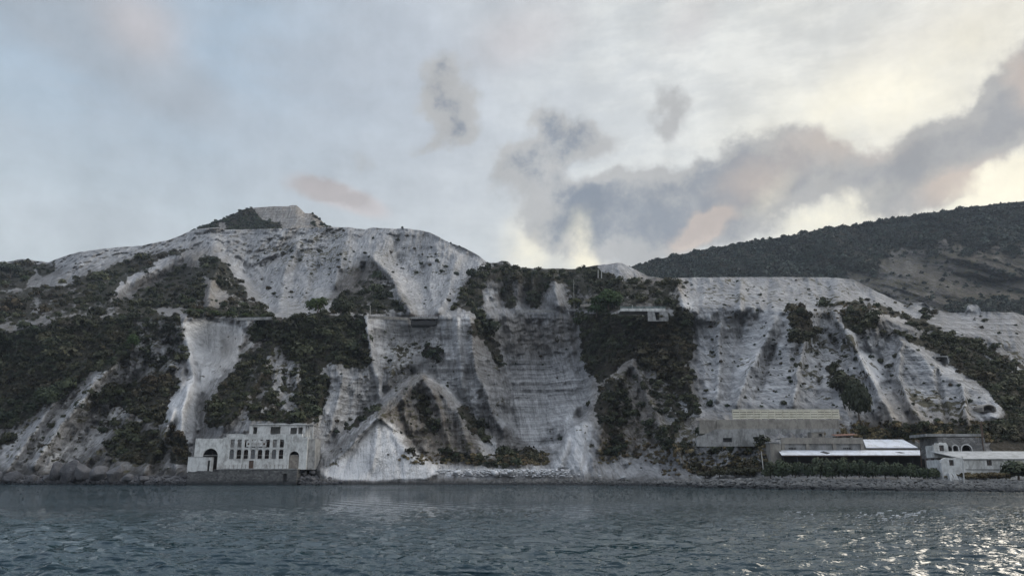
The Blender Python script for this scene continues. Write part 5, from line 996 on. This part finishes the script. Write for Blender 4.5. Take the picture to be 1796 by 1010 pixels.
# ---- the long shed
S = float(shore(1500)); Dl = float(shore(1370))+11; f = Fr(1500, 838, Dl); sh = empty('long_shed', f.o, label='long low open shed with white sheet roofs behind the tamarisks', cat='shed')
def RP(px, py, Dd): q = P(px, py, Dd); return (float(q[0])-f.o.x, float(q[1])-f.o.y, float(q[2])-f.o.z)
gz = 0.0
def slab(c4, th): t_ = [Vector(c) for c in c4]; return MB().hexa([c-Vector((0, 0, th)) for c in t_], t_)
ev = [RP(1371, 797.5, Dl-.6), RP(1633, 797.5, Dl-.6), RP(1616, 789.2, Dl+5.), RP(1364.5, 789.2, Dl+5.)]
MR_ = slab(ev, .12); MR_.build('lower_roof', ROOFW, sh)
slab([(c[0], c[1]-.05*(i < 2), c[2]-.125) for i, c in enumerate(ev)], .16).build('eave_board', METAL, sh)
for (a, c, d, e_) in [(1440, 1454, 796.3, 790.2), (1572, 1586, 795.2, 792.6)]:
    k0 = Vector(RP((a+c)/2, (d+e_)/2, Dl+2.2)); w2 = (c-a)*.055
    u = (Vector(ev[1])-Vector(ev[0])).normalized(); vv = (Vector(ev[3])-Vector(ev[0])).normalized(); nrm = u.cross(vv).normalized(); t0 = (k0-Vector(ev[0])).dot(nrm); k0 = k0-nrm*t0+nrm*.02
    hw = w2*1.4; hv = (d-e_)*.34; pts4 = [k0-u*hw*1.0+vv*hv*.2, k0-vv*hv, k0+u*hw-vv*hv*.3, k0+vv*hv*.8]
    MB().hexa([q_ for q_ in pts4], [q_+nrm*.03 for q_ in pts4]).build('roof_hole', DARKI, sh)
for i in range(11): xx = ev[0][0]+.6+(ev[1][0]-ev[0][0]-1.2)*i/10; MB().box(xx-.12, xx+.12, .1, .34, .1, ev[0][2]-.35).build('post', DARKI, sh)
MB().box(ev[3][0]+.5, ev[2][0]+.5, 5.0, 5.3, 0, ev[3][2]-.3).build('rear_wall', DARKI, sh)
m = MB(); 
for k in range(5): zz = .9+k*.32; m.box(ev[0][0]+8.2+rj.uniform(-.1, .1), ev[0][0]+11, 2, 2.3, zz+2.2, zz+2.35)
m.build('racking', METAL, sh)
# clerestory wall with three recessed bays
wz0 = ev[3][2]-.02; D5 = Dl+5.35; x0 = RP(1371, 778, D5)[0]; x1 = RP(1513, 778, D5)[0]; zt = RP(1440, 767.3, D5)[2]; zr0 = RP(1440, 778, D5)[2]
v0 = RP(1384, 786, D5); ho = []
for a, c in ((1384, 1398), (1480, 1495)): p_ = RP(a, 787.8, D5); r_ = RP(c, 784.4, D5); ho.append(rect(p_[0], r_[0], p_[2], r_[2]))
m = MB(); m.wall(x0, x1, wz0-1, zt, 5.35+.35, 5.7+.3, ho); m.build('upper_wall', CONC, sh)
m = MB(); m.box(x0-.1, x1+.1, 5.2, 5.69, zr0, zt); 
for a in (1371, 1414, 1461, 1510): p_ = RP(a, 783, D5); m.box(p_[0]-.05, p_[0]+.75, 5.3, 5.69, wz0-.8, zr0-.003)
m.build('frame_beams', CONCT, sh)
for hh in ho:
    MB().box(hh[0][0], hh[1][0], 6.1, 6.2, hh[0][1]-.1, hh[2][1]+.1).build('opening', DARKI, sh)
    m = MB(); n_ = 6
    for i in range(n_): xx = hh[0][0]+(hh[1][0]-hh[0][0])*i/(n_-1); m.box(xx-.05, xx+.05, 5.66, 5.72, hh[0][1], hh[2][1])
    m.build('bars', CONC, sh)
MB().box(x0, x1, 6.003, 9.5, zt-.3, zt-.1).build('flat_roof', CONC, sh)
p_ = RP(1369, 789, Dl+5); r_ = RP(1368, 772, Dl+5); MB().box(p_[0]-.06, p_[0]+.14, 5.0, 5.18, p_[2]-.3, r_[2]).build('downpipe', POLE, sh)
ur = [RP(1519, 784.5, Dl+5.6), RP(1610, 784.5, Dl+5.6), RP(1584, 770.3, Dl+13), RP(1513.5, 770.3, Dl+13)]; slab(ur, .14).build('upper_roof', ROOFW, sh)
p_ = RP(1519, 789, D5); r_ = RP(1612, 784.8, D5); MB().box(x1+.11, r_[0]-.1, 5.9, 6.2, p_[2]-1, r_[2]-.1).build('upper_front_wall', CONCT, sh)
f2 = Fr(1361, 836, Dl+3.5); pi_ = empty('concrete_pier', f2.o, label='tall pale concrete pier at the left end of the shed', cat='pier')
a, c_, d0, d1 = f2.rc(1351, 1370.5, 812, 776.5); MB().hexa([(a, 0, -1), (c_, 0, -1), (c_, 3, -1), (a, 3, -1)], [(a+.1, .1, d1), (c_, .1, d1-.3), (c_, 3, d1-.3), (a+.1, 3, d1)]).build('shaft', CONCT, pi_); MB().box(a-.12, c_-.3, -.1, 3.1, d1+.003, d1+.3).build('cap', CONC, pi_)

# ---- diagonal conveyor gangway
f = Fr(1632, 812, S+9.5); cv = empty('conveyor_gangway', f.o, label='sloping conveyor gangway running down right of the shed roof', cat='gangway')
a = Vector(P(1606, 776, S+15))-f.o; c = Vector(P(1652, 806.5, S+5.5))-f.o
m = MB(); m.bar(a, c, .9, .35); m.build('deck', CONCT, cv); m = MB(); m.bar(a+Vector((.1, -.4, .7)), c+Vector((.1, -.4, .7)), .1); m.bar(a+Vector((.1, .4, .7)), c+Vector((.1, .4, .7)), .1)
for i in range(9): q_ = a.lerp(c, i/8); m.bar(q_+Vector((.1, -.4, 0)), q_+Vector((.1, -.4, .72)), .07)
m.build('handrail', METAL, cv)
for t in (.25, .5, .75): q_ = a.lerp(c, t); m = MB(); m.bar(q_+Vector((-.4, 0, -.2)), (q_.x-.6, q_.y, -.6), .16); m.bar(q_+Vector((.4, 0, -.2)), (q_.x+.6, q_.y, -.6), .16); m.build('trestle', METAL, cv)

# ---- ruined house, arcade, long white building
z3 = lambda X, Y: (1556+X/7.483, 740+Y/7.483)
S2 = float(shore(1690)); f = Fr(1690, 838, S2+13)
ar = empty('stone_arcade', f.o, label='grey stone building with two dark white-rimmed arches', cat='building')
x0, x1 = f(1646, 780)[0], f(1728.5, 780)[0]; zt = f(1690, 766.8)[1]; zb = f(1690, 803)[1]
A1 = f.rc(1671.2, 1680.6, 792.5, 780.8); A2 = f.rc(1686.3, 1703.8, 793, 779.8); A0 = f.rc(1661.5, 1669, 792.5, 782)
m = MB(); m.wall(x0, x1, zb, zt, 0, .6, [arch(*A0), arch(*A1), arch(*A2, 10)], ragged(x0, x1, zt, 12, .07)); m.box(x1-.6, x1, .603, 7, zb, zt-.1); m.box(x0, x0+.6, .603, 7, zb, zt-.1); m.build('wall', STONE2, ar)
for Ai in (A1, A2):
    e0, e1 = .25, .0; m = MB(); out_ = arch(Ai[0]-.2, Ai[1]+.2, Ai[2], Ai[3]+.2, 10); m.wall(Ai[0]-.2, Ai[1]+.2, Ai[2], Ai[3], -.08, -.003, [arch(Ai[0]+.02, Ai[1]-.02, Ai[2]+.02, Ai[3]-.02, 10)], [p for p in reversed(out_[2:])]); m.build('arch_surround', PLASTER, ar)
MB().box(x0+.6, x1-.6, 3, 3.2, zb, zt-.2).build('rear_wall', DARKI, ar)
m = MB(); a_ = f.rc(1627, 1727.5, 766.5, 760.2); m.box(a_[0], a_[1], .8, 7.2, a_[2]+.003+.2, a_[3]); m.build('parapet', CONC, ar)
m = MB(); q_ = f(1722, 766); [m.bar((f(1721+k*3, 768)[0], -.15, zb), (f(1719.5+k*3, 748)[0], -.15, f(1722, 741)[1]), .13) for k in (0,)]; m.build('stay_post', METAL, ar)
f = Fr(1651, 838, S2+10.5); rh = empty('ruined_white_house', f.o, label='crumbling white gabled wall with a single window above the white building', cat='ruin')
x0, x1, z0, z1_ = f.rc(1638, 1663.5, 802, 776.5); w_ = f.rc(1647.6, 1655.8, 790.8, 780.4)
m = MB(); m.wall(x0, x1, z0, z1_, 0, .5, [rect(*w_)], [(x0, z1_-.35), (x0+.5, z1_-.3), (x0+.55, z1_+.0), (x0+1.3, z1_-.1), (x0+1.7, z1_+.12), (x0+2.2, z1_-.1), (x1-.3, z1_+.05), (x1, z1_-.5)]); m.box(x1-.4, x1, .503, 3, z0, z1_-.7); m.box(x0, x0+.4, .503, 3, z0, z1_-.5); m.build('wall', PLASTERW, rh)
wn = MB(); [wn.box(w_[0]+(w_[1]-w_[0])*i/3-.04, w_[0]+(w_[1]-w_[0])*i/3+.04, .2, .28, w_[2], w_[3]) for i in range(4)]; [wn.box(w_[0], w_[1], .21, .27, w_[2]+(w_[3]-w_[2])*i/2-.04, w_[2]+(w_[3]-w_[2])*i/2+.04) for i in range(3)]; wo = wn.build('window', METAL, rh); MB().box(w_[0], w_[1], .32, .36, w_[2], w_[3]).build('pane', GLASS, wo)
Dw = float(shore(1730))+7.5; f = Fr(1740, 838, Dw); wb = empty('white_seafront_building', f.o, label='long low white building with two dark windows at the right edge', cat='building')
x0, xm, x1 = f(1651, 820)[0], f(1692, 820)[0], f(1870, 820)[0]; ze = f(1740, 805.2)[1]; zb = -.6
W1 = f.rc(1664, 1672, 816, 802.5); W2 = f.rc(1730.5, 1739.3, 816, 802.8); W2 = (W2[0], W2[1], W2[2], min(W2[3], ze-.12)); W1 = (W1[0], W1[1], W1[2], ze-.1); DS = f.rc(1687, 1689.6, 820, 811); W3 = f.rc(1822, 1832, 816, 802.8); W3 = (W3[0], W3[1], W3[2], ze-.12)
m = MB(); m.wall(xm+.005, x1, zb, ze, 0, .4, [rect(*W2), rect(*W3)]); m.box(x1-.4, x1, .403, 5, zb, ze); m.build('long_wall', PLASTERW, wb)
m = MB(); m.wall(x0, xm, zb, ze+.3, -.15, .4, [rect(*W1), rect(*DS)], [(x0, ze-.6), (x0+.4, ze+.1), (x0+1.1, ze+.3), (x0+2.6, ze+.22), (xm-1, ze+.35), (xm, ze+.1)]); m.box(x0, x0+.4, .403, 5, zb, ze-.1); m.build('crumbling_wall', PLASTER, wb)
r0 = f(1655, 804.5)[0]; ztop_ = f(1740, 792.6)[1]; q4 = [(xm-.3, -.35, ze+.12), (x1+.2, -.35, ze+.12), (x1+.2, 5.2, ztop_+.33), (r0+.4, 5.2, ztop_+.33)]
MB().hexa([(a, b_, c_-.12) for a, b_, c_ in q4], q4).build('roof', ROOFG, wb)
MB().box(x0+.5, x1-.5, 3.9, 4.1, zb, ze-.2).build('rear_wall', DARKI, wb)
for Wi in (W1, W2, W3):
    wn = MB(); n_ = 4
    for i in range(n_): xx = Wi[0]+(Wi[1]-Wi[0])*i/(n_-1); wn.box(xx-.035, xx+.035, .12, .2, Wi[2], Wi[3])
    for i in range(5): zz = Wi[2]+(Wi[3]-Wi[2])*i/4; wn.box(Wi[0], Wi[1], .13, .19, zz-.03, zz+.03)
    wo = wn.build('window', METAL, wb); MB().box(Wi[0], Wi[1], .24, .28, Wi[2], Wi[3]).build('pane', GLASS, wo)
zp = f(1740, 822.5)[1]; MB().box(xm+.1, x1, -.12, -.003, zp-.08, zp+.05).build('plinth_band', CONC, wb)
for i in range(9):
    if not (W2[0]-.2 < xm+1+i*2.9 < W2[1]+.2): MB().box(xm+.9+i*2.9, xm+1.02+i*2.9, -.07, -.003, zp+.06, ze-.1).build('pilaster', PLASTER, wb)
m = MB(); 
for k in range(14):
    xx = rj.uniform(x0+.5, xm+3); m.hexa([(xx-.3, -1.4, zb), (xx+.3, -1.4, zb), (xx+.3, -.2, zb), (xx-.3, -.2, zb)], [(xx-.2, -.9, zb+rj.uniform(.8, 1.6)), (xx+.2, -.9, zb+1.2), (xx+.2, -.3, zb+1.5), (xx-.2, -.3, zb+1.4)])
tag(m.build('fallen_masonry', PLASTER), 'fallen pale masonry at the foot of the crumbling white wall', 'rubble').location = f.o
# tracks and low walls behind
def polewall(name, px0, py0, px1, py1, D0, D1, h, th, mat, label, cat, sink=1.5):
    a = Vector(P(px0, py0, D0)); c = Vector(P(px1, py1, D1)); e = empty(name, a, label=label, cat=cat); d = c-a; n_ = Vector((-d.y, d.x, 0)).normalized()*th
    m = MB(); m.hexa([(0, 0, -sink), (d.x, d.y, d.z-sink), (d.x+n_.x, d.y+n_.y, d.z-sink), (n_.x, n_.y, -sink)], [(0, 0, h), (d.x, d.y, d.z+h), (d.x+n_.x, d.y+n_.y, d.z+h), (n_.x, n_.y, h)]); m.build('wall', mat, e); return e, d
S3 = float(shore(1358)); polewall('low_white_wall', 1344, 819, 1372, 818, S3+7, S3+7, .55, .6, PLASTERW, 'low whitewashed wall between the leaning pole and the shed', 'wall', .8)

# ---- bridge on the cliff road
def gp(px, py): return Vector(ground(px, py).tolist())
Db = min(float(ground(718, 559)[1]), float(ground(768, 559)[1]))-1.0; f = Fr(743, 560, Db); br = empty('road_bridge', f.o, label='short flat road bridge with railing above the basin wall', cat='bridge')
x0, x1, z0, z1_ = f.rc(718, 768, 558.8, 555.6); MB().box(x0, x1, 0, 7, z0, z1_).build('deck', CONC, br)
m = MB(); m.box(x0, x1, .05, .12, z1_+.75, z1_+.85); m.box(x0, x1, .05, .12, z1_+.4, z1_+.47); m.build('rail', METAL, br)
for i in range(13): xx = x0+.1+(x1-x0-.2)*i/12; MB().box(xx-.06, xx+.06, .04, .14, z1_, z1_+.9).build('baluster', METAL, br)
m = MB(); [m.box(x0+1+(x1-x0-3)*i/3, x0+1.6+(x1-x0-3)*i/3, .6, 6, z0-.9, z0-.003) for i in range(4)]; m.build('girders', DARKI, br); MB().box(x0+.6, x1-.5, .5, 7, z0-2.9, z0-.95).build('abutment', DARKI, br)  # near-black block filling the span stands in for shade beneath the deck
# ---- white road wall on the right with its abutment
Dv = min(float(ground(1100, 550)[1]), float(ground(1160, 554)[1]))-2.5; f = Fr(1128, 548, Dv); vi = empty('road_viaduct', f.o, label='white road wall with green railing above the scrubby spur', cat='viaduct')
x0, x1, z0, z1_ = f.rc(1088, 1167, 545.5, 541); MB().box(x0, x1, 0, .5, z0, z1_).build('parapet', PLASTERW, vi); MB().box(x0, x1, .503, 7, z0, z0+.3).build('deck', CONC, vi)
m = MB(); [m.box(x0, x1, .2, .27, z1_+.2+k*.22, z1_+.27+k*.22) for k in range(4)]; m.build('railing', GREENM, vi)
m = MB(); [m.box(x0+(x1-x0)*i/12-.05, x0+(x1-x0)*i/12+.05, .2, .3, z1_, z1_+1) for i in range(13)]; m.build('rail_posts', GREENM, vi)
a_ = f.rc(1136, 1172, 552, 543.5); o_ = f.rc(1148.5, 1157, 560, 547.2); o_ = (o_[0], o_[1], a_[2]-2.2, o_[3])
m = MB(); m.wall(a_[0], a_[1], a_[2]-2.6, z0-.01, .1, .7, [[(o_[0], o_[3]), (o_[0]+.5, o_[2]), (o_[1]-.2, o_[2]), (o_[1], o_[3])]]); m.build('abutment', CONC, vi); MB().box(o_[0]-.3, o_[1]+.3, 2.5, 2.6, o_[2]-.2, o_[3]+.2).build('opening', DARKI, vi)
# guard walls along the cliff road
for i, (a, b_, c, d_, lab, mt_) in enumerate([(412, 560, 478, 558.5, 'low dark guard wall above the white ravine', CONC), (646, 556.5, 716, 559.5, 'low tan guard wall left of the road bridge', CONCT), (1018, 536.5, 1042, 535, 'short tan wall left of the big rounded pine', CONCT), (905, 546, 985, 546, 'thin guard wall along the road below the dark crag', CONC)]):
    Dg = min(float(ground(a, b_+1)[1]), float(ground(c, d_+1)[1])) - 1; polewall('guard_wall', a, b_, c, d_, Dg, Dg, .75, .4, mt_, lab, 'wall', .5)
# lamp posts, masts, poles
def pole(px0, py0, px1, py1, D, r_, label, name='lamp_post', lamp=True, arms=0, cat='lamp post', group=None, mat=None):
    a = Vector(P(px0, py0, D)); c = Vector(P(px1, py1, D)); e = empty(name, a, label=label, cat=cat, group=group); d = c-a; MB().tube((0, 0, -.6), d, r_, r_*.6, 8).build('pole', mat or POLE, e)
    if lamp:
        m = MB(); m.bar(d, d+Vector((-1.1, -.4, .25)), .07); m.box(d.x-1.6, d.x-1.0, d.y-.55, d.y-.3, d.z+.2, d.z+.34); m.build('lamp_head', POLE, e)
    if arms:
        m = MB(); [m.bar(d*(.95-.1*k)+Vector((-.7, 0, 0)), d*(.95-.1*k)+Vector((.7, 0, 0)), .1) for k in range(arms)]; m.build('crossarm', METAL, e)
gr = 'lamp posts along the cliff road'
for px, p0_, p1_, lab in [(505, 555, 531, 'pale lamp post left of the bright green pine'), (649, 555, 536, 'pale lamp post at the left edge of the basin'), (779.5, 557, 535, 'pale lamp post just right of the road bridge'), (1109, 548, 535, 'short grey lamp post on the white road wall')]:
    pole(px, p0_, px+.3, p1_, float(ground(px, p0_+2)[1])-1.2, .17, lab, group=gr)
pole(1007, 549, 1006, 490, float(ground(1007, 552)[1])-1, .11, 'tall thin mast beside the yellowish green tree', 'mast', False, cat='mast')
for a, lab in ((1049, 'left one of two pale posts on the skyline saddle'), (1055, 'right one of two pale posts on the skyline saddle')): pole(a, 487, a, 473, float(ground(a, 487)[1])-1, .28, lab, 'post', False, cat='post', group='pale posts on the saddle')
pole(1340.5, 836, 1335, 791, float(shore(1340))+4.5, .15, 'leaning white pole with crossarms left of the shed', 'power_pole', False, 2, 'pole')
pole(1690.5, 843, 1687.5, 800, float(shore(1690))+2.5, .14, 'peeling white pole in front of the long white building', 'white_pole', False, 0, 'pole')
pole(1724.5, 768, 1721, 738, S2+19, .14, 'dark leaning pole behind the right end of the stone arcade', 'dark_pole', False, 1, 'pole', mat=METAL)
# tunnel mouth and cave
for px, py, w_, h_, nm, lab in [(1735, 715, 12, 6.5, 'tunnel_mouth', 'dark arched tunnel mouth in the pale slope at the right'), (1652, 631, 12, 7, 'cave_mouth', 'black square cave opening at the top of the terraced cliff')]:
    Dm = float(ground(px, py+h_)[1])-.8; f = Fr(px, py+h_, Dm); e = empty(nm, f.o, label=lab, cat='tunnel' if 'tun' in nm else 'cave')
    a_ = f.rc(px-w_, px+w_, py+h_, py-h_); hole = arch(a_[0]+.3, a_[1]-.3, .02, a_[3]-.3, 10, min(1.0, a_[3]*.4) if 'tun' in nm else .15)
    m = MB(); m.wall(a_[0], a_[1], 0, a_[3], 0, 4, [hole], [(a_[0], a_[3]*.55), (a_[0]+.6, a_[3]*.85), (px*0, a_[3]), (a_[1]-.6, a_[3]*.85), (a_[1], a_[3]*.55)] if 'tun' in nm else None)
    m.build('rim', CONCT if 'tun' in nm else CONC, e); MB().box(a_[0]+.2, a_[1]-.2, 3.6, 3.8, 0, a_[3]*.8).build('darkness', DARKI, e)

# ================================================================ HAZE
hz = MB().box(-2400, 2400, -300, 2300, -2.2, 620).build('haze', None); tag(hz, 'thin bluish evening haze in the air over the bay', 'haze', kind='stuff')
m = newmat('haze_air'); pv_ = N('ShaderNodeVolumePrincipled'); pv_.inputs['Color'].default_value = (.72, .84, 1, 1); pv_.inputs['Density'].default_value = .00006; pv_.inputs['Anisotropy'].default_value = .2
o = N('ShaderNodeOutputMaterial'); L(pv_.outputs[0], o.inputs['Volume']); hz.data.materials.append(m)
cyc.volume_bounces = 0
